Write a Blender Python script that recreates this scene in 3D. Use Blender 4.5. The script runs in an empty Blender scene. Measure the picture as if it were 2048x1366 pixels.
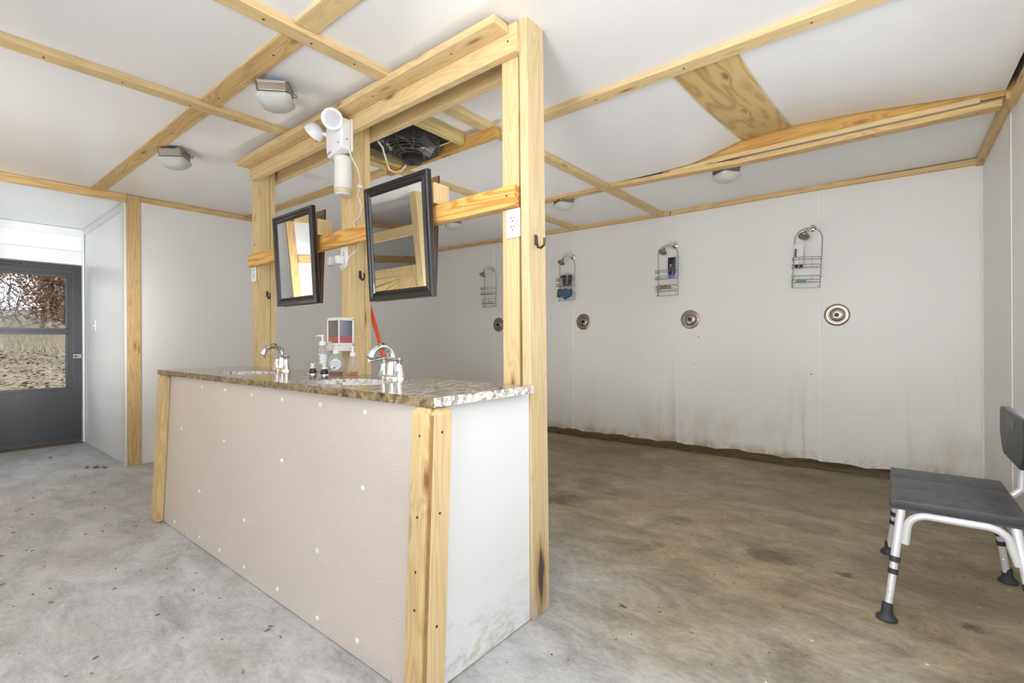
import bpy, bmesh, math, random
from math import sin, cos, pi, radians
from mathutils import Vector, Matrix
random.seed(7)
S = bpy.context.scene
COL = S.collection

# ---------------------------------------------------------------- camera, world, light, exposure
cam_d = bpy.data.cameras.new('camera'); cam = bpy.data.objects.new('camera', cam_d); COL.objects.link(cam)
S.camera = cam
cam_d.sensor_width = 36.0; cam_d.lens = 956.6 / 2048 * 36.0
cam_d.clip_start = 0.02; cam_d.clip_end = 300
def cam_axes(yaw, pitch, roll):
    f = Vector((-sin(yaw)*cos(pitch), cos(yaw)*cos(pitch), sin(pitch)))
    r = Vector((cos(yaw), sin(yaw), 0)); d = f.cross(r)
    return r*cos(roll) + d*sin(roll), -r*sin(roll) + d*cos(roll), f
_r, _d, _f = cam_axes(radians(38.69), radians(0.02), radians(0.287))
M = Matrix((_r, -_d, -_f)).transposed().to_4x4(); M.translation = Vector((0, 0, 1.08))
cam.matrix_world = M

S.view_settings.view_transform = 'Standard'; S.view_settings.look = 'None'
S.view_settings.gamma = 1.0; S.view_settings.use_curve_mapping = False
S.view_settings.exposure = -0.06
S.cycles.max_bounces = 12; S.cycles.diffuse_bounces = 6; S.cycles.glossy_bounces = 4
S.cycles.transmission_bounces = 8; S.cycles.transparent_max_bounces = 12
S.cycles.use_denoising = True
S.cycles.sample_clamp_indirect = 6.0
S.cycles.caustics_reflective = False; S.cycles.caustics_refractive = False

W = bpy.data.worlds.new('overcast_sky'); S.world = W; W.use_nodes = True
wn = W.node_tree.nodes; wl = W.node_tree.links
wn['Background'].inputs['Strength'].default_value = 3.8
_tc = wn.new('ShaderNodeTexCoord'); _nz = wn.new('ShaderNodeTexNoise'); _nz.inputs['Scale'].default_value = 3.0
_cr = wn.new('ShaderNodeValToRGB'); _cr.color_ramp.elements[0].color = (0.80, 0.87, 0.98, 1); _cr.color_ramp.elements[1].color = (1.0, 1.0, 1.0, 1)
_cr.color_ramp.elements[0].position = 0.35; _cr.color_ramp.elements[1].position = 0.6
wl.new(_tc.outputs['Generated'], _nz.inputs['Vector']); wl.new(_nz.outputs['Fac'], _cr.inputs['Fac']); wl.new(_cr.outputs['Color'], wn['Background'].inputs['Color'])

def area(name, loc, size, rot, power, color=(1, 1, 1), spread=pi):
    l = bpy.data.lights.new(name, 'AREA'); l.shape = 'RECTANGLE'; l.size, l.size_y = size
    l.energy = power; l.color = color
    o = bpy.data.objects.new(name, l); COL.objects.link(o); o.location = loc; o.rotation_euler = rot
    l.spread = spread
    return o
# daylight at the unseen front and right wall windows; the shower one is added
area('daylight_front_window', (-0.75, -2.27, 1.35), (1.9, 1.4), (radians(-90), 0, 0), 17, (0.97, 0.985, 1.0))
area('daylight_right_window', (0.484, 0.80, 1.30), (1.4, 0.7), (0, radians(-90), 0), 10, (0.93, 0.97, 1.0))
area('shower_window_fill', (0.484, 2.60, 1.50), (1.1, 1.2), (0, radians(-90), 0), 70, (0.95, 0.98, 1.0))  # added fill at an unseen window, brightens the shower bay
area('daylight_left_window', (-3.0, -2.27, 1.45), (1.9, 1.2), (radians(-90), 0, 0), 30, (0.97, 0.985, 1.0))
# added lamps standing in for flashes, mostly bounced off the ceiling
def aim(d): return (-Vector(d)).to_track_quat('Z', 'Y').to_euler()
area('bounce_flash', (-0.45, -0.75, 1.38), (0.9, 0.9), aim((.56, .54, .63)), 112, (0.955, 0.98, 1.0))
area('fill_entry', (-3.40, -0.10, 0.95), (0.5, 0.5), aim((-3.5, .50, .50)), 18, (0.96, 0.98, 1.0), radians(66))  # added lamp aimed into the alcove to brighten it
area('bounce_fill_entry', (-3.40, -0.10, 0.90), (0.4, 0.4), aim((-.5, .0, .7)), 14, (0.96, 0.98, 1.0))  # added fill lamp for the entry side, aimed upward
area('bounce_fill_shower', (-2.7, 2.6, 0.45), (0.5, 0.5), aim((.05, .2, 1)), 15, (0.96, 0.98, 1.0))  # added low lamp hidden behind the counter, lifts the shower bay

# ---------------------------------------------------------------- mesh helpers
class MB:
    def __init__(self): self.v = []; self.f = []
    def add(self, vs, fs):
        b = len(self.v); self.v += [Vector(p) for p in vs]; self.f += [[i + b for i in q] for q in fs]; return self
    def box(self, x0, x1, y0, y1, z0, z1, sx=(0, 0), sy=(0, 0)):
        # sx, sy: shift of the bottom and the top along x and y
        vs = []
        for k, z in ((0, z0), (1, z1)):
            for x, y in ((x0, y0), (x1, y0), (x1, y1), (x0, y1)): vs.append((x + sx[k], y + sy[k], z))
        return self.add(vs, [(3, 2, 1, 0), (4, 5, 6, 7), (0, 1, 5, 4), (1, 2, 6, 5), (2, 3, 7, 6), (3, 0, 4, 7)])
    def obox(self, c, ax, ay, az):
        c = Vector(c); ax = Vector(ax); ay = Vector(ay); az = Vector(az); vs = []
        for k in (-1, 1):
            for i, j in ((-1, -1), (1, -1), (1, 1), (-1, 1)): vs.append(c + ax*i + ay*j + az*k)
        return self.add(vs, [(3, 2, 1, 0), (4, 5, 6, 7), (0, 1, 5, 4), (1, 2, 6, 5), (2, 3, 7, 6), (3, 0, 4, 7)])
    def tube(self, pts, r, n=8, closed=False, caps=True):
        pts = [Vector(p) for p in pts]; N = len(pts); rs = r if isinstance(r, (list, tuple)) else [r]*N
        t0 = (pts[1] - pts[0]).normalized(); up = Vector((0, 0, 1)) if abs(t0.z) < .9 else Vector((1, 0, 0))
        u = t0.cross(up).normalized(); vs = []; fs = []
        for i, p in enumerate(pts):
            if closed: t = (pts[(i+1) % N] - pts[i-1]).normalized()
            else: t = (pts[min(i+1, N-1)] - pts[max(i-1, 0)]).normalized()
            u = (u - t*u.dot(t)); u = u.normalized() if u.length > 1e-6 else t.orthogonal().normalized()
            w = t.cross(u)
            for k in range(n):
                a = 2*pi*k/n; vs.append(p + (u*cos(a) + w*sin(a))*rs[i])
        for i in range(N if closed else N-1):
            j = (i+1) % N
            for k in range(n): fs.append((i*n+k, i*n+(k+1) % n, j*n+(k+1) % n, j*n+k))
        if caps and not closed: fs.append(tuple(range(n))[::-1]); fs.append(tuple((N-1)*n+k for k in range(n)))
        return self.add(vs, fs)
    def lathe(self, prof, c=(0, 0, 0), axis=(0, 0, 1), n=24, sq=(1, 1), rot=0):
        # prof: list of (radius, height along axis); sq scales the two radial axes
        a = Vector(axis).normalized(); u = a.orthogonal().normalized() if abs(a.z) < .999 else Vector((1, 0, 0)); w = a.cross(u); c = Vector(c)
        vs = []; fs = []
        for r, h in prof:
            for k in range(n):
                t = 2*pi*k/n + rot; vs.append(c + a*h + u*(cos(t)*r*sq[0]) + w*(sin(t)*r*sq[1]))
        for i in range(len(prof)-1):
            for k in range(n): fs.append((i*n+k, i*n+(k+1) % n, (i+1)*n+(k+1) % n, (i+1)*n+k))
        if prof[0][0] > 1e-5: fs.append(tuple(range(n))[::-1])
        if prof[-1][0] > 1e-5: fs.append(tuple((len(prof)-1)*n+k for k in range(n)))
        return self.add(vs, fs)
    def prism(self, poly, a, b, ax='y'):
        # poly in the two other axes, extruded from a to b along ax
        n = len(poly)
        def P(p, h): return {'x': (h, p[0], p[1]), 'y': (p[0], h, p[1]), 'z': (p[0], p[1], h)}[ax]
        return self.add([P(p, a) for p in poly] + [P(p, b) for p in poly],
                        [tuple(range(n))[::-1], tuple(range(n, 2*n))] + [(i, (i+1) % n, n+(i+1) % n, n+i) for i in range(n)])
    def sweep(self, pts, w, h, side=(0, 1, 0)):
        # rectangular bar: centre-top line pts, width w along side, height h downwards
        s = Vector(side)*(w/2); vs = []; fs = []
        for p in pts:
            p = Vector(p); d = Vector((0, 0, -h)); vs += [p - s, p + s, p + s + d, p - s + d]
        N = len(pts)
        for i in range(N-1):
            for k in range(4): fs.append((i*4+k, i*4+(k+1) % 4, (i+1)*4+(k+1) % 4, (i+1)*4+k))
        fs += [(3, 2, 1, 0), tuple((N-1)*4+k for k in range(4))]
        return self.add(vs, fs)
    def quad(self, a, b, c, d): return self.add([a, b, c, d], [(0, 1, 2, 3)])
    def build(self, name, mat=None, parent=None, bevel=0, seg=2, smooth=False, origin=None, weld=False):
        me = bpy.data.meshes.new(name); o = bpy.data.objects.new(name, me); COL.objects.link(o)
        org = Vector(origin) if origin is not None else Vector((0, 0, 0))
        if parent is not None:
            org = Vector(parent.get('_org', (0, 0, 0))); o.parent = parent
        else: o.location = org
        o['_org'] = tuple(org)
        me.from_pydata([tuple(p - org) for p in self.v], [], self.f)
        bm = bmesh.new(); bm.from_mesh(me)
        if weld: bmesh.ops.remove_doubles(bm, verts=bm.verts, dist=1e-5)
        bmesh.ops.recalc_face_normals(bm, faces=bm.faces)
        if bevel:
            es = [e for e in bm.edges if len(e.link_faces) == 2 and e.calc_face_angle(0) > radians(35)]
            bmesh.ops.bevel(bm, geom=es, offset=bevel, segments=seg, profile=.5, affect='EDGES', clamp_overlap=True)
        bm.to_mesh(me); bm.free()
        if smooth:
            for p in me.polygons: p.use_smooth = True
            try: me.set_sharp_from_angle(angle=radians(40))
            except Exception: pass
        if mat: me.materials.append(mat)
        return o
def tag(o, label, cat, group=None, kind=None):
    o['label'] = label; o['category'] = cat
    if group: o['group'] = group
    if kind: o['kind'] = kind
    return o
def thing(name, loc, label, cat, group=None):
    o = bpy.data.objects.new(name, None); COL.objects.link(o); o.location = loc; o['_org'] = tuple(loc); o.empty_display_size = .1
    return tag(o, label, cat, group)
def struct(o, label=None, cat=None):
    o['kind'] = 'structure'
    if label: o['label'] = label; o['category'] = cat
    return o
def dup(o, parent=None):
    c = o.copy(); COL.objects.link(c)
    if parent is not None: c.parent = parent
    for ch in [x for x in bpy.data.objects if x.parent == o]: dup(ch, c)
    return c

# ---------------------------------------------------------------- materials
def newmat(name):
    m = bpy.data.materials.new(name); m.use_nodes = True
    nt = m.node_tree; return m, nt, nt.nodes['Principled BSDF']
def plain(name, col, rough=.5, metal=0, spec=.5, bump=0, bscale=80, coat=0):
    m, nt, b = newmat(name)
    b.inputs['Base Color'].default_value = (*col, 1); b.inputs['Roughness'].default_value = rough; b.inputs['Metallic'].default_value = metal
    b.inputs['Specular IOR Level'].default_value = spec; b.inputs['Coat Weight'].default_value = coat
    tc = nt.nodes.new('ShaderNodeTexCoord'); nz = nt.nodes.new('ShaderNodeTexNoise'); nz.inputs['Scale'].default_value = 9; nz.inputs['Detail'].default_value = 3
    nt.links.new(tc.outputs['Object'], nz.inputs['Vector'])
    mx = nt.nodes.new('ShaderNodeMix'); mx.data_type = 'RGBA'; mx.blend_type = 'MULTIPLY'; mx.inputs[0].default_value = .12
    mx.inputs[6].default_value = (*col, 1); nt.links.new(nz.outputs['Color'], mx.inputs[7]); nt.links.new(mx.outputs[2], b.inputs['Base Color'])
    if metal > .5: mx.inputs[0].default_value = .04
    if bump:
        n2 = nt.nodes.new('ShaderNodeTexNoise'); n2.inputs['Scale'].default_value = bscale; nt.links.new(tc.outputs['Object'], n2.inputs['Vector'])
        bp = nt.nodes.new('ShaderNodeBump'); bp.inputs['Strength'].default_value = bump; bp.inputs['Distance'].default_value = .004
        nt.links.new(n2.outputs['Fac'], bp.inputs['Height']); nt.links.new(bp.outputs['Normal'], b.inputs['Normal'])
    return m
class G:
    """small node-graph helper"""
    def __init__(s, name): s.m, s.nt, s.b = newmat(name); s.N = s.nt.nodes; s.L = s.nt.links; s.tc = s.N.new('ShaderNodeTexCoord')
    def node(s, t, **kw):
        n = s.N.new(t)
        for k, v in kw.items():
            if hasattr(n, k): setattr(n, k, v)
        return n
    def put(s, sock, v):
        if hasattr(v, 'is_linked') or isinstance(v, bpy.types.NodeSocket): s.L.new(v, sock)
        else: sock.default_value = v
    def math(s, op, a, b=None, c=None, clamp=False):
        n = s.node('ShaderNodeMath', operation=op); n.use_clamp = clamp; s.put(n.inputs[0], a)
        if b is not None: s.put(n.inputs[1], b)
        if c is not None: s.put(n.inputs[2], c)
        return n.outputs[0]
    def mapping(s, vec, scale=(1, 1, 1), loc=(0, 0, 0), rot=(0, 0, 0)):
        n = s.node('ShaderNodeMapping'); s.L.new(vec, n.inputs[0]); n.inputs['Scale'].default_value = scale; n.inputs['Location'].default_value = loc; n.inputs['Rotation'].default_value = rot
        return n.outputs[0]
    def noise(s, vec, scale, detail=3, rough=.5, dist=0):
        n = s.node('ShaderNodeTexNoise'); s.L.new(vec, n.inputs['Vector']); n.inputs['Scale'].default_value = scale; n.inputs['Detail'].default_value = detail
        n.inputs['Roughness'].default_value = rough; n.inputs['Distortion'].default_value = dist
        return n.outputs['Fac']
    def voro(s, vec, scale, out='Distance', feat='F1'):
        n = s.node('ShaderNodeTexVoronoi', feature=feat); s.L.new(vec, n.inputs['Vector']); n.inputs['Scale'].default_value = scale
        return n.outputs[out]
    def ramp(s, fac, stops, interp='LINEAR'):
        n = s.node('ShaderNodeValToRGB'); n.color_ramp.interpolation = interp; e = n.color_ramp.elements
        while len(e) < len(stops): e.new(.5)
        for k, (p, c) in enumerate(stops): e[k].position = p; e[k].color = (*c, 1) if len(c) == 3 else c
        s.L.new(fac, n.inputs[0]); return n.outputs[0]
    def mix(s, fac, a, b, mode='MIX'):
        n = s.node('ShaderNodeMix', data_type='RGBA', blend_type=mode); s.put(n.inputs[0], fac)
        s.put(n.inputs[6], a if not isinstance(a, tuple) else (*a, 1)); s.put(n.inputs[7], b if not isinstance(b, tuple) else (*b, 1))
        return n.outputs[2]
    def step(s, v, a, b):
        n = s.node('ShaderNodeMapRange', interpolation_type='SMOOTHSTEP'); s.put(n.inputs[0], v); n.inputs[1].default_value = a; n.inputs[2].default_value = b
        return n.outputs[0]
    def sep(s, vec):
        n = s.node('ShaderNodeSeparateXYZ'); s.L.new(vec, n.inputs[0]); return n.outputs
    def bump(s, h, strength=.3, dist=.003):
        n = s.node('ShaderNodeBump'); n.inputs['Strength'].default_value = strength; n.inputs['Distance'].default_value = dist
        s.L.new(h, n.inputs['Height']); s.L.new(n.outputs[0], s.b.inputs['Normal'])
    def out(s, col, rough=.5, spec=.5):
        s.put(s.b.inputs['Base Color'], col if not isinstance(col, tuple) else (*col, 1)); s.put(s.b.inputs['Roughness'], rough); s.b.inputs['Specular IOR Level'].default_value = spec
        return s.m

def wood(name, axis, light=(.67, .50, .26), dark=(.54, .385, .19), knot=(.23, .11, .04), rough=.55, char=None, grey=None, bold=1.0, freq=1.0):
    g = G(name); oi = g.node('ShaderNodeObjectInfo')
    cm = g.node('ShaderNodeCombineXYZ')
    for i, k in enumerate((31.7, 17.3, 53.1)): g.put(cm.inputs[i], g.math('MULTIPLY', oi.outputs['Random'], k))
    va = g.node('ShaderNodeVectorMath', operation='ADD'); g.L.new(g.tc.outputs['Object'], va.inputs[0]); g.L.new(cm.outputs[0], va.inputs[1])
    base = va.outputs[0]
    sc = {'x': (.9, 13, 13), 'y': (13, .9, 13), 'z': (13, 13, .9)}[axis]
    sk = {'x': (2.3, 9, 9), 'y': (9, 2.3, 9), 'z': (9, 9, 2.3)}[axis]
    sf = {'x': (6, 220, 220), 'y': (220, 6, 220), 'z': (220, 220, 6)}[axis]
    kd = g.voro(g.mapping(base, sk), 1.0)                       # distance to the nearest knot
    swirl = g.math('MULTIPLY', g.math('POWER', 2.718, g.math('MULTIPLY', kd, -7.0)), .55)
    n = g.noise(g.mapping(base, sc), 1.0, 2, .45, .3)
    grain = g.math('SINE', g.math('MULTIPLY', g.math('ADD', n, swirl), 62.0*freq))
    grain = g.math('MULTIPLY_ADD', grain, .5, .5)
    fine = g.noise(g.mapping(base, sf), 1.0, 2)
    tone = g.noise(g.mapping(base, tuple(q*.35 for q in sc)), 1.0, 2)
    fac = g.math('ADD', g.math('MULTIPLY', g.math('POWER', grain, 1.6), .62*bold), g.math('MULTIPLY', g.math('SUBTRACT', fine, .5), .45))
    fac = g.math('ADD', fac, g.math('MULTIPLY', g.math('SUBTRACT', tone, .42), 1.1), clamp=True)
    col = g.mix(fac, light, dark)
    col = g.mix(g.step(kd, .17, .05), col, tuple(a*.5+b*.5 for a, b in zip(dark, knot)))
    col = g.mix(g.step(kd, .085, .03), col, knot)
    if char:   # (centre, radii) of a dark stained knot and the weathered foot below it
        c, r = char; p = g.sep(g.tc.outputs['Object'])
        def d2(k): return g.math('POWER', g.math('DIVIDE', g.math('SUBTRACT', p[k], c[k]), r[k]), 2)
        wob = g.math('MULTIPLY', g.math('SUBTRACT', g.noise(g.mapping(g.tc.outputs['Object'], (60, 60, 9)), 1, 3), .5), 1.3)
        e = g.math('ADD', g.math('SQRT', g.math('ADD', d2(1), d2(2))), wob)
        foot = g.math('MULTIPLY', g.step(g.math('ADD', p[2], g.math('MULTIPLY', wob, .12)), .20, .03), .55)
        col = g.mix(foot, col, (.40, .33, .30))
        col = g.mix(g.step(e, 1.7, .9), col, (.40, .24, .10)); col = g.mix(g.step(e, 1.0, .55), col, (.07, .055, .06))
    if grey: col = g.mix(grey[0], col, grey[1])
    g.bump(g.math('ADD', g.math('MULTIPLY', grain, .4), fine), .12, .002)
    return g.out(col, rough, .35)
PX = wood('pine_along_x', 'x'); PY = wood('pine_along_y', 'y'); PZ = wood('pine_along_z', 'z')
PXb = wood('rail_pine', 'x', (.72, .43, .13), (.50, .245, .05), bold=1.7)
PXd = wood('batten_pine_x', 'x', (.66, .46, .21), (.47, .29, .11)); PYd = wood('batten_pine_y', 'y', (.66, .46, .21), (.47, .29, .11))
PZd = wood('jamb_pine', 'z', (.60, .42, .19), (.42, .26, .10))
PPost = wood('post_pine', 'z', (.60, .475, .295), (.52, .375, .19), char=((0, -.006, .16), (1, .028, .115)))
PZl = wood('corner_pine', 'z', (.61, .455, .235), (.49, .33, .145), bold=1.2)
PZe = wood('end_corner_pine', 'z', (.68, .52, .30), (.57, .39, .18), bold=1.1)
PTr = wood('treated_pine', 'y', (.58, .48, .22), (.36, .28, .10)); PTx = wood('joist_pine', 'x', (.62, .37, .11), (.44, .23, .06))
PLY = wood('plywood', 'y', (.60, .42, .18), (.42, .26, .09), bold=1.5, freq=.42)
CHEV = wood('stall_boards', 'z', (.76, .56, .27), (.58, .38, .15))

def panel_white(name, col, rough, stains=0, spec=.5, bumpk=.05):
    g = G(name); o = g.tc.outputs['Object']; p = g.sep(o)
    n = g.noise(o, 1.3, 4, .55); st = g.noise(g.mapping(o, (55, 55, .6)), 1, 2)
    c = g.mix(g.math('MULTIPLY', n, .25), col, tuple(k*.90 for k in col)); c = g.mix(g.math('MULTIPLY', st, .10), c, tuple(k*.86 for k in col))
    if stains:
        a = g.noise(g.mapping(o, (2.2, 2.2, 1.1), (3.1, 0, 0)), 1, 6, .65); run = g.noise(g.mapping(o, (16, 16, .9)), 1, 3, .6)
        low = g.step(p[2], .62, .02); vlow = g.step(p[2], .17, .03)
        m1 = g.math('MULTIPLY', g.math('MULTIPLY', low, g.step(a, .46, .68)), .55)
        m2 = g.math('MULTIPLY', g.math('MULTIPLY', g.step(p[2], 1.25, .05), g.step(run, .60, .80)), .30)
        m3 = g.math('MULTIPLY', g.math('MULTIPLY', vlow, g.step(g.noise(g.mapping(o, (7, 7, 5)), 1, 4, .7), .40, .62)), .75)
        c = g.mix(m1, c, (.44, .36, .20)); c = g.mix(m2, c, (.50, .43, .30)); c = g.mix(m3, c, (.30, .22, .08))
        for cx, hw, zt in ((-.62, .26, 1.0), (-1.80, .20, .95), (-1.45, .35, .30), (-2.55, .30, .22)):   # run-off below the shower heads
            dx = g.math('ABSOLUTE', g.math('SUBTRACT', p[0], cx))
            r_ = g.math('MULTIPLY', g.math('MULTIPLY', g.step(dx, hw, .0), g.step(p[2], zt, .0)), g.step(g.math('ADD', g.math('MULTIPLY', run, .6), g.math('MULTIPLY', a, .4)), .42, .66))
            c = g.mix(g.math('MULTIPLY', r_, .62), c, (.42, .33, .17))
        sp = g.voro(g.mapping(o, (3.4, 3.4, 3.4)), 1.0)
        c = g.mix(g.step(sp, .030, .014), c, (.16, .11, .07))
    g.bump(g.noise(o, 140, 2), bumpk, .002)
    return g.out(c, rough, spec)
M_wall = panel_white('white_wall_panel', (.80, .79, .775), .38)
M_back = panel_white('shower_wall_panel', (.80, .79, .77), .42, stains=1)
M_ceil = panel_white('ceiling_panel', (.84, .83, .825), .30, bumpk=.10)
M_alc = panel_white('alcove_panel', (.86, .87, .87), .36)
M_white = plain('white_paint', (.82, .82, .81), .45)
M_caulk = plain('white_caulk', (.86, .86, .86), .4)
M_dark = plain('gap_shade', (.03, .025, .02), .9)  # near black: shade of gaps and openings put into the colour
M_sill = wood('rotten_sill', 'x', (.11, .07, .028), (.025, .017, .010))

STAINS = [(-.184, 2.669, .035), (.218, 2.472, .045), (-1.759, 2.765, .13), (-.87, 1.797, .022), (-.515, 2.672, .11), (-.568, 4.455, .07), (-1.0, 2.9, .09)]
def concrete():
    g = G('concrete_floor'); o = g.tc.outputs['Object']; p = g.sep(o)
    big = g.noise(g.mapping(o, (.9, .9, .9), (4.2, 1.7, 0)), 1, 5, .6); mid = g.noise(g.mapping(o, (3.2, 5.5, 3), rot=(0, 0, .5)), 1, 9, .74, .5); fine = g.noise(g.mapping(o, (1, 1.9, 1), rot=(0, 0, .4)), 30, 7, .76)
    grey = g.ramp(g.math('ADD', g.math('MULTIPLY', mid, .65), g.math('MULTIPLY', fine, .35)), [(.33, (.215, .212, .208)), (.46, (.375, .375, .373)), (.56, (.50, .503, .508)), (.72, (.65, .652, .658))])
    tan = g.ramp(g.math('ADD', g.math('MULTIPLY', mid, .7), g.math('MULTIPLY', fine, .3)), [(.32, (.09, .07, .04)), (.44, (.20, .16, .095)), (.55, (.32, .265, .165)), (.72, (.52, .46, .34))])
    # wet, dirty floor of the shower side: beyond the partition, fading into the grey slab
    w = g.math('ADD', g.math('ADD', p[1], g.math('MULTIPLY', p[0], .22)), g.math('MULTIPLY', g.math('SUBTRACT', big, .5), 2.0))
    wet = g.step(w, 1.05, 2.25)
    c = g.mix(wet, grey, tan)
    dk = g.math('MULTIPLY', g.math('MULTIPLY', g.step(p[1], 2.9, 4.6), g.step(big, .35, .65)), .75)
    c = g.mix(dk, c, (.10, .08, .045))
    br = g.math('MULTIPLY', g.step(g.noise(g.mapping(o, (1.3, 1.3, 1), (9, 2, 0)), 1, 5, .65), .50, .72), .36)
    c = g.mix(br, c, (.36, .29, .21))
    ir = g.math('MULTIPLY', g.math('MULTIPLY', g.step(p[1], 2.0, 3.8), g.step(g.noise(g.mapping(o, (.9, 1.5, 1), (2, 7, 0)), 1, 4), .52, .70)), .5)
    c = g.mix(ir, c, (.27, .19, .06))
    sp = g.voro(g.mapping(o, (9, 9, 9)), 1.0); c = g.mix(g.step(sp, .055, .03), c, (.10, .08, .06))
    ws = g.voro(g.mapping(o, (7, 7, 7), (.3, .8, 0)), 1.0); c = g.mix(g.step(ws, .045, .02), c, (.80, .79, .76))
    for bx, by, r in STAINS:
        dd = g.math('SQRT', g.math('ADD', g.math('POWER', g.math('SUBTRACT', p[0], bx), 2), g.math('POWER', g.math('SUBTRACT', p[1], by), 2)))
        dd = g.math('ADD', g.math('DIVIDE', dd, r), g.math('MULTIPLY', g.math('SUBTRACT', g.math('ADD', g.math('MULTIPLY', fine, .6), g.math('MULTIPLY', mid, .6)), .6), 5.5))
        c = g.mix(g.math('MULTIPLY', g.step(dd, 1.1, .1), .85 if r < .06 else .5), c, (.06, .047, .033))
    g.bump(g.math('ADD', mid, g.math('MULTIPLY', fine, .6)), .25, .004)
    rough = g.math('MULTIPLY_ADD', mid, .35, .38)
    return g.out(c, rough, .4)
M_floor = concrete()

def granite(name, pale=0):
    g = G(name); o = g.tc.outputs['Object']
    k = 62 if pale else 46
    a = g.noise(g.mapping(o, (k, k, k)), 1, 5, .7, .6); b = g.voro(g.mapping(o, (80, 80, 80)), 1, 'Color'); bs = g.sep(b)[0]
    d = g.noise(g.mapping(o, (16, 22, 16), (5, 3, 1)), 1, 4, .6)
    if pale: stops = [(.30, (.22, .20, .18)), (.40, (.52, .49, .45)), (.52, (.70, .68, .64)), (.72, (.80, .79, .77))]
    else: stops = [(.33, (.03, .022, .014)), (.41, (.16, .12, .07)), (.48, (.37, .30, .20)), (.57, (.50, .43, .32)), (.72, (.66, .61, .53))]
    c = g.ramp(g.math('ADD', g.math('MULTIPLY', a, .62), g.math('MULTIPLY', bs, .38)), stops)
    c = g.mix(g.math('MULTIPLY', g.step(d, .50, .70), .35 if not pale else .25), c, (.10, .075, .05) if not pale else (.45, .46, .47))
    if pale: g.bump(a, .5, .004); return g.out(c, .6, .4)
    return g.out(c, .13, .34)
M_gran = granite('polished_granite'); M_granp = granite('raw_granite_edge', 1)
def granite_chip():
    g = G('chipped_granite_front'); o = g.tc.outputs['Object']
    a = g.noise(g.mapping(o, (42, 42, 42)), 1, 5, .75, .8); b = g.noise(g.mapping(o, (13, 13, 13)), 1, 3)
    c = g.ramp(g.math('ADD', g.math('MULTIPLY', a, .75), g.math('MULTIPLY', b, .25)), [(.34, (.03, .02, .012)), (.45, (.17, .115, .05)), (.55, (.33, .25, .13)), (.70, (.52, .45, .30))])
    g.bump(a, .9, .008); return g.out(c, .45, .5)
M_granf = granite_chip()
def pebbled():
    g = G('pebbled_plastic_panel'); o = g.tc.outputs['Object']; p = g.sep(o)
    v = g.voro(o, 210); n = g.noise(g.mapping(o, (1.6, 1.6, 1.6)), 1, 4)
    c = g.mix(g.math('MULTIPLY', n, .5), (.63, .565, .515), (.55, .49, .44))
    sc = g.noise(g.mapping(o, (9, 9, 4), (2, 1, 0)), 1, 4, .7)
    c = g.mix(g.math('MULTIPLY', g.math('MULTIPLY', g.step(p[2], .16, .0), g.step(sc, .62, .72)), .7), c, (.25, .20, .12))
    g.bump(v, .35, .004); return g.out(c, .36, .5)
M_front = pebbled()
def endpanel():
    g = G('smeared_white_panel'); o = g.tc.outputs['Object']; p = g.sep(o)
    n = g.noise(g.mapping(o, (7, 5, 16), rot=(.5, 0, 0)), 1, 6, .72)
    m = g.math('MULTIPLY', g.step(p[2], .34, .02), g.step(n, .50, .70))
    c = g.mix(g.math('MULTIPLY', m, .75), (.84, .85, .86), (.46, .45, .42))
    n2 = g.noise(g.mapping(o, (9, 9, 9), (4, 4, 4)), 1, 4, .7); c = g.mix(g.math('MULTIPLY', g.math('MULTIPLY', g.step(p[2], .16, .0), g.step(n2, .52, .66)), .6), c, (.44, .33, .18))
    sp = g.voro(g.mapping(o, (5, 5, 5)), 1); c = g.mix(g.step(sp, .03, .015), c, (.35, .30, .25))
    return g.out(c, .35, .5)
M_end = endpanel()

M_chrome = plain('chrome', (.78, .78, .79), .10, 1); M_nickel = plain('brushed_nickel', (.33, .285, .245), .36, 1)
M_steel = plain('weathered_wire', (.30, .28, .26), .4, .8); M_bronze = plain('dark_bronze', (.035, .028, .025), .35, .6)
M_blackp = plain('black_plastic', (.015, .015, .017), .35); M_greyp = plain('dark_grey_plastic', (.048, .050, .055), .45, bump=.3, bscale=300)
M_rubber = plain('dark_rubber', (.035, .038, .045), .65); M_alu = plain('white_aluminium_tube', (.80, .80, .82), .32, .25)
M_frame = plain('black_lacquer', (.010, .009, .010), .30, coat=.25); M_mirror = plain('mirror_glass', (.86, .87, .87), .01, 1)
M_mdf = wood('brown_backing_board', 'z', (.30, .20, .11), (.20, .12, .06))
M_ivory = plain('white_plastic', (.86, .86, .87), .32); M_off = plain('off_white_plastic', (.80, .79, .75), .40); M_beige = plain('beige_plastic', (.62, .53, .36), .4)
M_door = plain('dark_grey_door', (.030, .031, .034), .40, bump=.05); M_doorf = plain('door_window_frame', (.055, .053, .053), .35)
M_ceramic = plain('white_ceramic', (.84, .84, .83), .12)
M_orange = plain('orange_paint', (.80, .09, .02), .4); M_blue = plain('blue_plastic', (.03, .12, .55), .35); M_yellow = plain('yellow_plastic', (.80, .62, .04), .4)
M_navy = plain('navy_plastic', (.012, .02, .045), .3); M_brown = plain('dark_brown_plastic', (.045, .022, .018), .35); M_teal = plain('grey_blue_cloth', (.06, .15, .22), .9, bump=.5)
M_lime = plain('lime_cap', (.20, .62, .08), .35); M_periwinkle = plain('periwinkle_cap', (.16, .26, .80), .35); M_soap = plain('green_soap', (.20, .48, .30), .5); M_twine = plain('tan_fibre', (.42, .32, .22), .9)
M_txt = plain('dark_print', (.03, .03, .06), .6); M_label = plain('pale_label', (.80, .84, .90), .5)
M_gunk = plain('red_soap', (.33, .035, .03), .25); M_tint = plain('smoked_window', (.09, .075, .075), .12)
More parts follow.
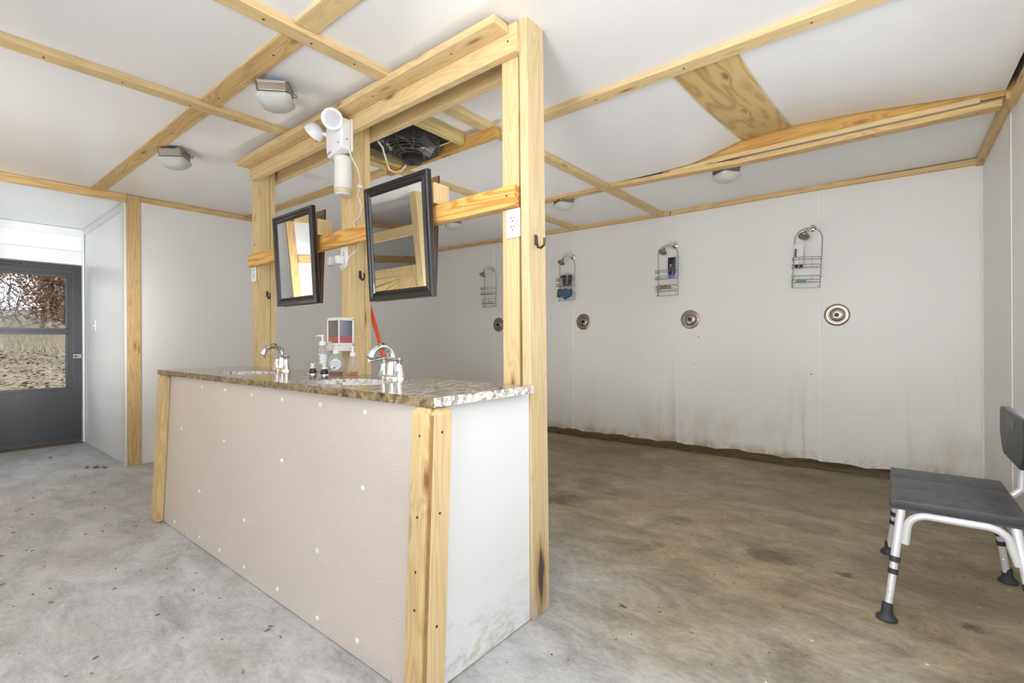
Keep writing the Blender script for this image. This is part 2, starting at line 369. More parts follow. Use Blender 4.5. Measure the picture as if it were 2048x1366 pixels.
M_bark = plain('grey_bark', (.10, .09, .085), .9, bump=.6, bscale=12); M_leafd = plain('dry_leaf', (.30, .16, .09), .8)

def frosted():
    m, nt, b = newmat('frosted_glass'); b.inputs['Base Color'].default_value = (.70, .70, .67, 1); b.inputs['Roughness'].default_value = .28
    tc = nt.nodes.new('ShaderNodeTexCoord'); nz = nt.nodes.new('ShaderNodeTexNoise'); nz.inputs['Scale'].default_value = 6; nt.links.new(tc.outputs['Object'], nz.inputs['Vector'])
    b.inputs['Transmission Weight'].default_value = .25; b.inputs['IOR'].default_value = 1.3
    mr = nt.nodes.new('ShaderNodeMapRange'); mr.inputs[3].default_value = .24; mr.inputs[4].default_value = .34; nt.links.new(nz.outputs['Fac'], mr.inputs[0]); nt.links.new(mr.outputs[0], b.inputs['Roughness'])
    return m
M_frost = frosted()
def pane():
    m = bpy.data.materials.new('window_glass'); m.use_nodes = True; nt = m.node_tree; nt.nodes.clear()
    o = nt.nodes.new('ShaderNodeOutputMaterial'); t = nt.nodes.new('ShaderNodeBsdfTransparent'); g = nt.nodes.new('ShaderNodeBsdfGlossy'); x = nt.nodes.new('ShaderNodeMixShader'); f = nt.nodes.new('ShaderNodeFresnel')
    t.inputs[0].default_value = (.95, .96, .96, 1); g.inputs['Roughness'].default_value = .02; f.inputs[0].default_value = 1.35
    nt.links.new(f.outputs[0], x.inputs[0]); nt.links.new(t.outputs[0], x.inputs[1]); nt.links.new(g.outputs[0], x.inputs[2]); nt.links.new(x.outputs[0], o.inputs[0])
    return m
M_pane = pane()
def clear(name, col):
    m = bpy.data.materials.new(name); m.use_nodes = True; nt = m.node_tree; nt.nodes.clear()
    o = nt.nodes.new('ShaderNodeOutputMaterial'); t = nt.nodes.new('ShaderNodeBsdfTransparent'); g = nt.nodes.new('ShaderNodeBsdfPrincipled'); x = nt.nodes.new('ShaderNodeMixShader'); lw = nt.nodes.new('ShaderNodeLayerWeight')
    t.inputs[0].default_value = (*col, 1); g.inputs['Roughness'].default_value = .08; g.inputs['Base Color'].default_value = (.75, .74, .72, 1); lw.inputs[0].default_value = .45
    mr = nt.nodes.new('ShaderNodeMapRange'); mr.inputs[3].default_value = .12; mr.inputs[4].default_value = .75
    nt.links.new(lw.outputs['Facing'], mr.inputs[0]); nt.links.new(mr.outputs[0], x.inputs[0]); nt.links.new(t.outputs[0], x.inputs[1]); nt.links.new(g.outputs[0], x.inputs[2]); nt.links.new(x.outputs[0], o.inputs[0])
    return m
M_clear = clear('clear_plastic', (.93, .91, .88))
def leafy(name, cols, rough=.85):
    g = G(name); o = g.tc.outputs['Object']; n = g.voro(g.mapping(o, (7, 7, 7)), 1, 'Color'); c = g.ramp(g.sep(n)[0], [(k/(len(cols)-1), q) for k, q in enumerate(cols)])
    return g.out(c, rough, .2)
M_oak = leafy('brown_oak_leaves', [(0.072, 0.032, 0.018), (0.151, 0.079, 0.047), (0.209, 0.130, 0.079), (0.259, 0.187, 0.130)])
M_litter = leafy('fallen_leaves', [(.055, .026, .013), (.125, .062, .030), (.215, .140, .085), (.30, .26, .20)])
M_grass = leafy('dry_grass', [(0.223, 0.180, 0.101), (0.274, 0.238, 0.151), (0.310, 0.281, 0.202)])
M_brush = leafy('winter_brush', [(0.072, 0.061, 0.065), (0.108, 0.086, 0.086), (0.130, 0.119, 0.130), (0.144, 0.101, 0.079)])
def ground():
    g = G('leafy_ground'); o = g.tc.outputs['Object']; a = g.noise(g.mapping(o, (3, 3, 3)), 1, 6, .7); b = g.noise(g.mapping(o, (.5, .5, .5)), 1, 3)
    c = g.ramp(a, [(.3, (0.122, 0.097, 0.061)), (.5, (0.209, 0.180, 0.130)), (.7, (0.266, 0.245, 0.194))]); c = g.mix(g.math('MULTIPLY', g.step(b, .45, .7), .45), c, (.15, .165, .07))
    return g.out(c, .9, .2)
M_ground = ground()

# ---------------------------------------------------------------- the room shell
XL, XR, YB, YF = -5.29, .494, 4.7725, -2.30
XD = -6.97                                   # door wall of the entry alcove
AY0, AY1, AZ = .18, 1.172, 2.335             # entry alcove
def zc(x, y): return 2.345 + .010*(y - 1.45) + .016*max(0, -(x + 2.0))
_BT = [(-1.40, 0), (-1.134, .010), (-.81, .094), (-.516, .107), (-.369, .094), (-.162, .083), (.139, .046), (.442, .012), (.50, .008)]
def bulge(x, y):
    if x < _BT[0][0] or y < 2.25 or y > 3.5605: return 0
    b = 0
    for (xa, ba), (xb, bb) in zip(_BT, _BT[1:]):
        if xa <= x <= xb: b = ba + (bb - ba)*(x - xa)/(xb - xa)
    t = (y - 2.25)/1.31; return b*t*t*(1.6 - .6*t)
def zceil(x, y): return zc(x, y) + bulge(x, y)

struct(MB().box(-7.2, XR + .2, YF - .2, YB + .2, -.12, 0).build('floor', M_floor), 'bare concrete floor, grey at the entry and brown in the showers', 'floor')
def ceiling_grid(x0, x1, y0, y1, mb):
    nx = int((x1-x0)/.09) + 1; ny = max(2, int((y1-y0)/.09))
    vs = []; fs = []
    for j in range(ny+1):
        for i in range(nx+1):
            x = x0 + (x1-x0)*i/nx; y = y0 + (y1-y0)*j/ny; vs.append((x, y, zceil(x, y)))
    n = len(vs); vs += [(a, b, c + .012) for a, b, c in vs]
    for j in range(ny):
        for i in range(nx):
            a = j*(nx+1) + i; fs.append((a, a + nx + 1, a + nx + 2, a + 1)); fs.append((n+a, n+a+1, n+a+nx+2, n+a+nx+1))
    return mb.add(vs, fs)
cm = MB(); ceiling_grid(XL, XR, YF, 2.20, cm); ceiling_grid(XL, .455, 2.20, 3.56, cm); ceiling_grid(XL, XR, 3.60, YB, cm)
struct(cm.build('ceiling', M_ceil, smooth=True), 'white foam board ceiling divided by pine battens', 'ceiling')
struct(MB().box(-7.3, XR + .3, YF - .3, YB + .3, 2.72, 2.80).build('roof_deck', M_dark), 'roof deck coloured near black for the shade in the ceiling gap', 'roof')  # near-black colour stands for the unlit cavity above the ceiling
w = MB().box(XL - .10, XR + .10, YB, YB + .10, 0, 2.72)
wb = struct(w.build('wall_back', M_back), 'stained white shower wall with four shower heads', 'wall')
w = MB()
for x in (-4.13, -2.915, -1.70, -.495): w.box(x - .011, x + .011, YB - .004, YB + .002, .05, 2.36)
w.build('seam_strip', M_caulk, wb, bevel=.002)
# right wall with unseen window openings; the one over the bench added for light
def wall_with_holes(mb, ax, pos, th, u0, u1, z0, z1, holes):
    us = sorted({u0, u1, *[h[0] for h in holes], *[h[1] for h in holes]}); zs = sorted({z0, z1, *[h[2] for h in holes], *[h[3] for h in holes]})
    for a, b in zip(us, us[1:]):
        for c, d in zip(zs, zs[1:]):
            if any(h[0] <= a and b <= h[1] and h[2] <= c and d <= h[3] for h in holes): continue
            if ax == 'x': mb.box(pos, pos + th, a, b, c, d)
            else: mb.box(a, b, pos, pos + th, c, d)
    return mb
wr = struct(wall_with_holes(MB(), 'x', XR, .10, YF - .1, YB, 0, 2.72, [(-1.20, -.40, .60, 2.00), (.45, 1.15, .60, 2.00), (2.0, 3.2, .95, 2.05)]).build('wall_right', M_wall, weld=True), 'white wall behind the shower bench', 'wall')
cm = MB().tube([(XR - .004, YB - .004, .10 + 2.2*k/24) for k in range(25)], [.009 + .003*sin(k*1.7) for k in range(25)], 8)
cm.build('corner_caulk', M_caulk, wr, smooth=True)
MB().box(XR - .003, XR + .001, 3.70, 3.72, .05, 2.3).build('seam_strip', M_caulk, wr)
wf = struct(wall_with_holes(MB(), 'y', YF - .10, .10, XL - .1, XR + .1, 0, 2.72, [(-1.60, .10, .70, 2.0), (-4.05, -2.35, .90, 2.0)]).build('wall_front', M_wall, weld=True), 'white wall behind the camera', 'wall')
wl_ = struct(wall_with_holes(MB(), 'x', XL - .10, .10, YF - .1, YB, 0, 2.72, [(AY0, AY1, 0, AZ)]).build('wall_left', M_wall, weld=True), 'white wall with the entry alcove opening', 'wall')
# entry alcove: two sides, ceiling, door wall
struct(MB().box(XD, XL - .10, AY1, AY1 + .08, 0, 2.4).build('wall_alcove_right', M_alc), 'glossy white side wall of the entry alcove with a light switch', 'wall')
struct(MB().box(XD, XL - .10, AY0 - .08, AY0, 0, 2.4).build('wall_alcove_left', M_alc), 'white side wall of the entry alcove away from the switch', 'wall')
struct(MB().box(XD - .1, XL - .10, AY0 - .08, AY1 + .08, AZ, AZ + .06).build('ceiling_alcove', M_alc), 'white ceiling of the entry alcove', 'ceiling')
struct(wall_with_holes(MB(), 'x', XD - .12, .12, AY0 - .08, AY1 + .08, 0, 2.4, [(.235, 1.15, 0, 1.945)]).build('wall_entry', M_alc, weld=True), 'white panel wall over the entry door', 'wall')
t = struct(MB().box(XD, XD + .022, AY0, 1.150, 1.940, 2.085).build('trim_1', M_white, bevel=.003), 'white head casing above the entry door', 'trim')
struct(MB().box(XD, XD + .016, AY0, 1.150, 2.250, AZ - .004).build('trim_2', M_white, bevel=.003), 'white strip under the alcove ceiling over the door', 'trim')
struct(MB().box(XD, XD + .03, 1.150, 1.166, 0, AZ - .02).build('trim_3', M_white, bevel=.003), 'white jamb strip on the latch side of the entry door', 'trim')
struct(MB().box(XD + .03, XL - .02, AY1 - .014, AY1 - .002, AZ - .060, AZ - .004).build('trim_4', M_white, bevel=.003), 'white cove strip along the top of the alcove side wall', 'trim')
struct(MB().box(XD - .02, XD + .05, .235, 1.15, .002, .016).build('trim_5', M_sill), 'weathered threshold under the entry door', 'trim')
# jambs and head boards round the alcove opening
struct(MB().box(XL, XL + .020, AY1, AY1 + .094, 0, 2.392).build('trim_6', PZd, bevel=.003), 'upright pine jamb board at the right of the alcove opening', 'trim')
struct(MB().box(XL - .09, XL + .001, AY1 - .018, AY1 - .001, 0, AZ).build('trim_7', M_white, bevel=.002), 'thin white reveal inside the right jamb board', 'trim')
struct(MB().box(XL, XL + .020, AY0 - .094, AY0, 0, 2.392).build('trim_8', PZd, bevel=.003), 'upright pine jamb board at the left of the alcove opening', 'trim')
def zl(y): return zc(XL, y) - .002
struct(MB().sweep([(XL + .010, y, zl(y)) for y in (YF, AY0, AY1 - .002)], .020, .068, (1, 0, 0)).build('trim_9', PYd, bevel=.002), 'pine head board across the top of the alcove opening', 'trim')
struct(MB().sweep([(XL + .010, y, zl(y)) for y in (AY1 + .096, 3.0, YB)], .020, .045, (1, 0, 0)).build('trim_10', PYd, bevel=.002), 'narrow pine strip along the top of the left wall', 'trim')
# back wall top strip, right wall top strip, floor sill
struct(MB().sweep([(x, YB - .018, zc(x, YB) - .0) for x in (XL + .03, -3, -1.76)], .034, .036).build('trim_11', PXd, bevel=.002), 'left length of the pine strip topping the shower wall', 'trim')
struct(MB().sweep([(x, YB - .018, zc(x, YB) - .0 - .012*k) for x, k in ((-1.74, 0), (-.5, 0), (XR - .03, 1))], .034, .036).build('trim_12', PXd, bevel=.002), 'right length of the pine strip topping the shower wall', 'trim')
struct(MB().sweep([(XR - .019, y, 2.365 - .004*(y - 3.5)) for y in (3.55, YB - .002)], .036, .038, (1, 0, 0)).build('trim_13', PYd, bevel=.002), 'pine strip topping the right wall by the shower corner', 'trim')
struct(MB().sweep([(XR - .012, y, 2.345) for y in (1.2, 3.56)], .024, .055, (1, 0, 0)).build('trim_14', PYd, bevel=.002), 'pine strip topping the right wall over the bench', 'trim')
sm = MB(); N = 60; vs = []; fs = []
for k in range(N + 1):
    x = XL + (XR - XL)*k/N; r = .010*sin(k*2.1) + .007*sin(k*5.3)
    vs += [(x, YB - .065 + r, 0), (x, YB - .055 + r, .030 + r*.5), (x, YB - .022 + r*.5, .052 + r*.6), (x, YB + .001, .060 + r*.8)]
for k in range(N):
    for q in range(3): fs.append((k*4+q, k*4+4+q, k*4+5+q, k*4+1+q))
struct(sm.add(vs, fs).build('baseboard_back', M_sill, smooth=True), 'dark rotted sill plate at the foot of the shower wall', 'baseboard')

# ceiling battens
def batt_y(n, x0, x1, ya, yb, mat, lab, th=.026):
    ys = [ya + (yb-ya)*k/12 for k in range(13)]
    return struct(MB().sweep([((x0+x1)/2, y, zc((x0+x1)/2, y) + .002) for y in ys], x1-x0, th, (1, 0, 0)).build(n, mat, bevel=.002), lab, 'batten')
def batt_x(n, y0, y1, xa, xb, mat, lab, th=.022, dz=0):
    xs = [xa + (xb-xa)*k/14 for k in range(15)]
    return struct(MB().sweep([(x, (y0+y1)/2, zc(x, (y0+y1)/2) + .002 + (dz(x) if callable(dz) else dz)) for x in xs], y1-y0, th).build(n, mat, bevel=.002), lab, 'batten')
batt_y('trim_15', -1.900, -1.828, YF, 4.735, PY, 'long pine ceiling batten passing over the right mirror to the shower wall', .032)
batt_y('trim_16', -2.900, -2.822, YF, 4.735, PY, 'long pine ceiling batten passing over the left mirror to the shower wall', .032)
batt_x('trim_17', .930, 1.022, XL + .02, -2.902, PXd, 'flat pine board on the ceiling running from the alcove head board', .014)
batt_x('trim_18', .930, 1.022, -2.820, -1.902, PXd, 'flat pine board on the ceiling touching the front ceiling light', .014)
batt_x('trim_19', .930, 1.022, -1.826, XR, PX, 'flat pine board on the ceiling at the top edge of the picture', .014)
batt_x('trim_20', 2.165, 2.245, -1.826, XR, PX, 'pine ceiling batten holding the plywood strip on the camera side', .028)
batt_x('trim_21', 3.560, 3.640, -1.826, XR - .05, PXd, 'pine ceiling batten below the exposed joist', .030, lambda x: -.034*min(1, max(0, (x + 1.8)/1.0)))
batt_x('trim_22', 3.560, 3.640, -2.820, -1.902, PXd, 'pine ceiling batten beside the middle shower light', .028)
batt_x('trim_23', 3.560, 3.640, XL + .02, -2.902, PXd, 'pine ceiling batten at the far left of the shower ceiling', .028)
batt_x('trim_24', 2.165, 2.245, XL + .02, -2.902, PXd, 'pine ceiling batten behind the left mirror', .024)
struct(MB().sweep([(-1.32, 3.569, 2.366), (-.9, 3.569, 2.380), (.36, 3.569, 2.374)], .016, .030).build('trim_25', PX, bevel=.002), 'pinkish pine strip nailed above the batten along the exposed joist', 'trim')
struct(MB().box(-1.38, XR, 3.578, 3.613, 2.36, 2.56).build('trim_26', PTx, bevel=.003), 'golden joist exposed where the ceiling boards have lifted', 'joist')
pm = MB(); vs = []; fs = []; NY = 14
for j in range(NY + 1):
    t = j/NY; y = 2.24 + (3.558 - 2.24)*t
    for xa in (-.822, -.535):
        x = xa + (.012)*t; vs.append((x, y, zceil(x, y) - .004))
n = len(vs); vs += [(a, b, c - .006) for a, b, c in vs]
for j in range(NY):
    a = 2*j; fs += [(a, a+1, a+3, a+2), (n+a, n+a+2, n+a+3, n+a+1), (a, a+2, n+a+2, n+a), (a+1, n+a+1, n+a+3, a+3)]
fs += [(0, n, n+1, 1), (2*NY, 2*NY+1, n+2*NY+1, n+2*NY)]
tag(pm.add(vs, fs).build('plywood_strip', PLY), 'bare plywood strip across the ceiling between two white boards', 'board')

# windows beyond the frame, and the glazed entry door
def window(n, ax, pos, u0, u1, z0, z1, lab):
    fr = MB(); t = .05
    for a, b, c, d in ((u0, u1, z0, z0+t), (u0, u1, z1-t, z1), (u0, u0+t, z0+t, z1-t), (u1-t, u1, z0+t, z1-t)):
        if ax == 'x': fr.box(pos, pos + .06, a, b, c, d)
        else: fr.box(a, b, pos - .06, pos, c, d)
    o = struct(fr.build(n, M_white), lab, 'window')
    p = MB()
    if ax == 'x': p.box(pos + .035, pos + .039, u0+t, u1-t, z0+t, z1-t)
    else: p.box(u0+t, u1-t, pos - .039, pos - .035, z0+t, z1-t)
    p.build('pane', M_pane, o); return o
window('window_1', 'x', XR + .03, -1.20, -.40, .60, 2.00, 'tall window in the right wall beside the camera')
window('window_2', 'x', XR + .03, .45, 1.15, .60, 2.00, 'tall window in the right wall between the camera and the bench')
window('window_added', 'x', XR + .03, 2.0, 3.2, .95, 2.05, 'unseen window added in the right wall above the bench')  # added opening that lets light into the shower bay
window('window_3', 'y', YF - .03, -1.60, .10, .70, 2.0, 'window in the wall behind the camera nearest the right wall')
window('window_4', 'y', YF - .03, -4.05, -2.35, .90, 2.0, 'window in the wall behind the camera beside the stall')

Y0, Y1 = .245, 1.145
d = MB()
wall_with_holes(d, 'x', XD - .045, .040, Y0, Y1, .022, 1.932, [(.355, 1.030, .605, 1.192), (.355, 1.030, 1.236, 1.805)])
door = struct(d.build('door_1', M_door, weld=True, bevel=.002), 'dark grey storm door with a two pane window in the entry alcove', 'door')
fr = MB()
for z0, z1 in ((.605, 1.192), (1.236, 1.805)):
    for a, b, c, e in ((.350, 1.035, z0 - .012, z0 + .012), (.350, 1.035, z1 - .012, z1 + .012), (.350, .372, z0, z1), (1.013, 1.035, z0, z1)): fr.box(XD - .006, XD + .006, a, b, c, e)
fr.build('window_frame', M_doorf, door, bevel=.002)
fr = MB()
for a, b, c, e in ((.300, 1.085, .545, .560), (.300, 1.085, 1.850, 1.865), (.300, .315, .56, 1.85), (1.070, 1.085, .56, 1.85)): fr.box(XD - .006, XD + .003, a, b, c, e)
fr.build('window_frame', M_doorf, door, bevel=.001)
MB().box(XD - .028, XD - .024, .355, 1.03, .605, 1.192).build('pane', M_pane, door)
MB().box(XD - .030, XD - .026, .355, 1.03, 1.236, 1.805).build('pane', M_pane, door)
cl = MB().tube([(XD + .030, .30, 1.895), (XD + .030, .62, 1.895)], .014, 12); cl.tube([(XD + .030, .62, 1.895), (XD + .030, .70, 1.895)], .006, 8); cl.box(XD, XD + .036, .69, .715, 1.878, 1.912)
cl.build('closer', M_doorf, door, smooth=True)
hd = MB().box(XD - .005, XD + .012, 1.075, 1.140, .925, .965); hd.tube([(XD + .02, 1.09, .945), (XD + .045, 1.10, .946), (XD + .05, 1.145, .948)], [.010, .009, .006], 10)
hd.build('door_handle', M_nickel, door, smooth=True)
MB().box(XD - .047, XD - .001, Y0 + .01, Y1 - .01, .016, .05).build('sweep_strip', M_doorf, door)

# ---------------------------------------------------------------- stud frame (the open partition)
P = thing('stud_frame', (-2.3, 1.55, 0), 'open pine stud partition behind the sink counter with header and cross rail', 'partition')
def part(name, mat, *b, bevel=.003, par=P, **k): return MB().box(*b, **k).build(name, mat, par, bevel=bevel)
PPost.node_tree  # the post keeps world-aligned stain coordinates through the frame origin
part('end_post', PPost, -1.133, -1.094, 1.488, 1.570, 0, 2.350, sx=(0, -.018))
part('end_post', PPost, -1.133, -1.095, 1.571, 1.603, 0, 2.352, sx=(0, -.018))
part('stud', PZ, -1.248, -1.163, 1.500, 1.538, .02, 2.336); part('stud', PZ, -1.200, -1.163, 1.540, 1.600, .02, 2.336)
part('stud', PZ, -2.432, -2.346, 1.503, 1.597, .02, 2.345); part('stud', PZ, -2.432, -2.346, 1.599, 1.637, .02, 2.345)
part('stud', PZ, -3.560, -3.466, 1.500, 1.582, .02, 2.360); part('stud', PZ, -3.555, -3.466, 1.584, 1.620, .02, 2.360)
part('header_board', PX, -3.505, -1.178, 1.372, 1.461, 2.290, 2.322)
part('header_beam', PX, -3.505, -1.142, 1.462, 1.499, 2.212, 2.326)
part('rear_beam', PX, -3.60, -1.165, 1.639, 1.677, 2.247, 2.336)
part('cross_rail', PXb, -3.545, -1.157, 1.462, 1.499, 1.612, 1.696)

_ls = [o for o in bpy.data.objects if o.parent == P and o.name.startswith('stud')][4]
_m = plain('pencil_mark', (.10, .08, .07), .8)
for dx in (0, .022): MB().obox((-3.525 + dx, 1.4998, 1.957 + dx*.3), (.004, 0, .020), (0, .0004, 0), (.0022, 0, -.0006)).build('pencil_mark', _m, _ls)
MB().obox((-3.530, 1.4998, 1.790), (.002, 0, 0), (0, .0004, 0), (0, 0, .022)).obox((-3.515, 1.4998, 1.770), (.016, 0, 0), (0, .0004, 0), (0, 0, .002)).build('pencil_mark', _m, _ls)

# ---------------------------------------------------------------- vanity cabinet, countertop, sinks
V = thing('vanity_cabinet', (-2.35, 1.2, 0), 'long sink cabinet with a pebbled grey front and white end panel', 'cabinet')
fp = MB().box(-3.575, -1.108, .940, .952, .004, .884, sy=(0, .040)).build('front_panel', M_front, V)
MB().box(-1.120, -1.108, .975, 1.486, .004, .884, sy=(0, 0)).add([(-1.108, .944, .004), (-1.108, .976, .004), (-1.108, .984, .884), (-1.108, .976, .884), (-1.120, .944, .004), (-1.120, .976, .004), (-1.120, .984, .884), (-1.120, .976, .884)], [(0, 1, 2, 3), (4, 7, 6, 5), (0, 3, 7, 4)]).build('end_panel', M_end, V)
MB().box(-3.588, -3.576, .952, 1.486, .004, .884).build('end_panel', M_wall, V)
MB().box(-3.57, -1.13, .985, 1.47, .02, .06).build('bottom_rail', PX, V)
MB().box(-3.57, -1.13, 1.474, 1.486, .004, .884).build('rear_panel', M_wall, V)
for x, z in [(-3.499, .84), (-2.945, .842), (-2.637, .842), (-2.331, .84), (-2.038, .837), (-1.733, .839), (-1.438, .836), (-3.493, .593), (-3.23, .586), (-2.623, .589), (-2.019, .584), (-1.437, .577), (-3.493, .303), (-2.915, .285), (-2.353, .259), (-1.715, .29), (-3.503, .053), (-3.272, .042), (-2.889, .05), (-2.618, .053), (-2.337, .053), (-2.012, .053), (-1.696, .047), (-1.439, .06)]:
    MB().lathe([(.0098, 0), (.0092, .0030), (.0058, .0056), (0, .0066)], (x, .940 + .0455*z, z), (0, -1, .045), 12).build('rivet', M_white, fp, smooth=True)
def trim_board(name, x0, x1, y0, y1, z1, sy, par, mat, ch):
    m = MB(); c = .016; b, t_ = sy
    zt = z1 - c
    if ch == 'y':   # top edge chamfered towards the front and the sides
        ring = [((x0, y0), 0, 0), ((x1, y0), 0, 0), ((x1, y1), 0, 0), ((x0, y1), 0, 0)]
        m.add([(x0, y0+b, 0.003), (x1, y0+b, 0.003), (x1, y1+b, 0.003), (x0, y1+b, 0.003), (x0, y0+t_, zt), (x1, y0+t_, zt), (x1, y1+t_, zt), (x0, y1+t_, zt), (x0+c*.6, y0+t_+c, z1), (x1-c*.6, y0+t_+c, z1), (x1-c*.6, y1+t_, z1), (x0+c*.6, y1+t_, z1)],
              [(3, 2, 1, 0), (0, 1, 5, 4), (1, 2, 6, 5), (2, 3, 7, 6), (3, 0, 4, 7), (4, 5, 9, 8), (5, 6, 10, 9), (6, 7, 11, 10), (7, 4, 8, 11), (8, 9, 10, 11)])
    else:
        m.add([(x0, y0+b, 0.003), (x1, y0+b, 0.003), (x1, y1+b, 0.003), (x0, y1+b, 0.003), (x0, y0+t_, zt), (x1, y0+t_, zt), (x1, y1+t_, zt), (x0, y1+t_, zt), (x0, y0+t_+c*.6, z1), (x1-c, y0+t_+c*.6, z1), (x1-c, y1+t_-c*.6, z1), (x0, y1+t_-c*.6, z1)],
              [(3, 2, 1, 0), (0, 1, 5, 4), (1, 2, 6, 5), (2, 3, 7, 6), (3, 0, 4, 7), (4, 5, 9, 8), (5, 6, 10, 9), (6, 7, 11, 10), (7, 4, 8, 11), (8, 9, 10, 11)])
    return m.build(name, mat, par, bevel=.004)
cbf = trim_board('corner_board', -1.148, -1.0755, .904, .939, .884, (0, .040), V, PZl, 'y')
_poly = [(-1.1075, .9795), (-1.0748, .9795), (-1.0748, .957), (-1.060, .957), (-1.060, 1.029), (-1.1075, 1.029)]
_top = [(-1.1075, .9845), (-1.0800, .9845), (-1.0748, .970), (-1.0735, .970), (-1.0735, 1.019), (-1.1075, 1.019)]
def ring(pl, z, k): return [(x, y - .040*(1 - z/.884) , z) for x, y in pl]
cbe = MB().add(ring(_poly, .003, 0) + ring(_poly, .864, 0) + ring(_top, .882, 0), [(5, 4, 3, 2, 1, 0), (12, 13, 14, 15, 16, 17)] + [(r*6+q, r*6+(q+1) % 6, r*6+6+(q+1) % 6, r*6+6+q) for r in (0, 1) for q in range(6)]).build('corner_board', PZe, V, bevel=.0015)
_e = MB().add([(x, .9566 - .040*(1 - z/.884) - d, z) for d in (0, .0008) for z in (.003, .862) for x in (-1.0742, -1.0612)], [(0, 1, 3, 2), (4, 6, 7, 5), (0, 4, 5, 1), (2, 3, 7, 6), (0, 2, 6, 4), (1, 5, 7, 3)]).build('board_edge', wood('dark_brown_edge', 'z', (.34, .20, .08), (.22, .12, .045)), cbe)  # narrow strip along the corner board seam, darker brown than the board
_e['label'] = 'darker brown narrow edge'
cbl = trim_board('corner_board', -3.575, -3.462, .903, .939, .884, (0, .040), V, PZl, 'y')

M_screw = plain('screw_head', (.05, .04, .035), .5, .5)
def screws(par, pts, nrm, r=.0042):
    n = Vector(nrm).normalized()
    for p in pts: MB().lathe([(r, 0), (r*.9, .0008), (0, .0010)], p, n, 10).build('screw', M_screw, par)
screws(cbf, [(-1.108, .904 + .040*z/.868 - .0002, z) for z in (.80, .56, .40, .29, .05)], (0, -1, .045))
screws(cbe, [(-1.0598, .990 - .040*(1 - z/.884), z) for z in (.81, .57, .24)], (1, 0, 0))
screws(cbl, [(-3.52, .903 + .040*z/.868 - .0002, z) for z in (.82, .62, .45, .30)], (0, -1, .045))
fpts = lambda xs, y, z: [(x, y, z) for x in xs]
for o_ in [o for o in bpy.data.objects if o.parent == P]:
    b0 = o_.name.split('.')[0]
    if b0 == 'header_board': screws(o_, fpts((-3.3, -2.75, -2.0, -1.45), 1.41, 2.2899), (0, 0, -1))
    if b0 == 'header_beam': screws(o_, [(-1.185, 1.4618, 2.262), (-3.47, 1.4618, 2.235), (-2.62, 1.4618, 2.25)], (0, -1, 0))
    if b0 == 'cross_rail': screws(o_, [(-1.195, 1.4618, 1.655), (-2.42, 1.4618, 1.655), (-3.51, 1.4618, 1.655)], (0, -1, 0))
for nm, pts in (('trim_15', [(-1.864, y, 0) for y in (.55, .83, 1.02, 1.22, 2.55, 3.1, 3.9, 4.4)]), ('trim_16', [(-2.861, y, 0) for y in (.35, .62, .9, 1.12, 2.6, 3.3, 4.2)]),
                ('trim_20', [(x, 2.205, 0) for x in (-1.2, -.75, -.25, .2)]), ('trim_21', [(x, 3.60, 0) for x in (-1.6, -1.1, -.6, -.1, .35)]), ('trim_17', [(x, .976, 0) for x in (-5.0, -4.5, -3.4)]), ('trim_18', [(x, .976, 0) for x in (-2.7, -2.1)])):
    o_ = bpy.data.objects[nm]
    zs = {p: min((v.co.z for v in o_.data.vertices if abs(v.co.x - p[0]) < .3 and abs(v.co.y - p[1]) < .5), default=2.3) for p in pts}
    screws(o_, [(p[0], p[1], zs[p] - .0002) for p in pts], (0, 0, -1), .005)

# countertop with two oval cut-outs
CX = (-2.805, -1.775); CYc, RX, RY = 1.150, .205, .128; CZ0, CZ1 = .886, .915
def countertop():
    bm = bmesh.new(); x0, x1, y0, y1 = -3.630, -1.061, .955, 1.456
    # slab: grid of cells around the ovals; each oval sits in its own square cell joined to a ring
    def V_(x, y, z): return bm.verts.new((x, y, z))
    n = 48; cells = []; hw, hy0, hy1 = .30, y0, y1
    xs = [x0, CX[0]-hw, CX[0]+hw, CX[1]-hw, CX[1]+hw, x1]
    for z, flip in ((CZ1, False), (CZ0, True)):
        for i in (0, 2, 4):
            q = [V_(xs[i], y0, z), V_(xs[i+1], y0, z), V_(xs[i+1], y1, z), V_(xs[i], y1, z)]
            bm.faces.new(q[::-1] if flip else q)
        for c in CX:
            inner = []; outer = []
            for k in range(n):
                a = 2*pi*k/n; inner.append(V_(c + RX*cos(a), CYc + RY*sin(a), z))
                dx, dy = cos(a), sin(a); s = min((hw/abs(dx)) if abs(dx) > 1e-6 else 9, ((hy1 - CYc)/dy) if dy > 1e-6 else (((hy0 - CYc)/dy) if dy < -1e-6 else 9))
                outer.append(V_(c + dx*s, CYc + dy*s, z))
            for k in range(n):
                j = (k+1) % n; q = [inner[k], outer[k], outer[j], inner[j]]; bm.faces.new(q[::-1] if flip else q)
            cor = [(c-hw, hy0), (c+hw, hy0), (c+hw, hy1), (c-hw, hy1)]
            for cx, cy in cor:   # fill the four corner slivers
                ks = sorted(range(n), key=lambda k: (outer[k].co.x - cx)**2 + (outer[k].co.y - cy)**2)
                a = next(k for k in ks if abs(outer[k].co.x - cx) < 1e-6); b = next(k for k in ks if abs(outer[k].co.y - cy) < 1e-6)
                if a != b:
                    q = [outer[a], outer[b], V_(cx, cy, z)]
                    try: bm.faces.new(q)
                    except ValueError: pass
    return bm, (x0, x1, y0, y1)
bm, (tx0, tx1, ty0, ty1) = countertop()
bmesh.ops.recalc_face_normals(bm, faces=bm.faces)
me = bpy.data.meshes.new('countertop'); org = Vector((-2.35, 1.2, CZ0))
T = bpy.data.objects.new('countertop', None); COL.objects.link(T); T.location = org; T['_org'] = tuple(org)
tag(T, 'speckled brown granite countertop with two oval sink cut-outs', 'countertop')
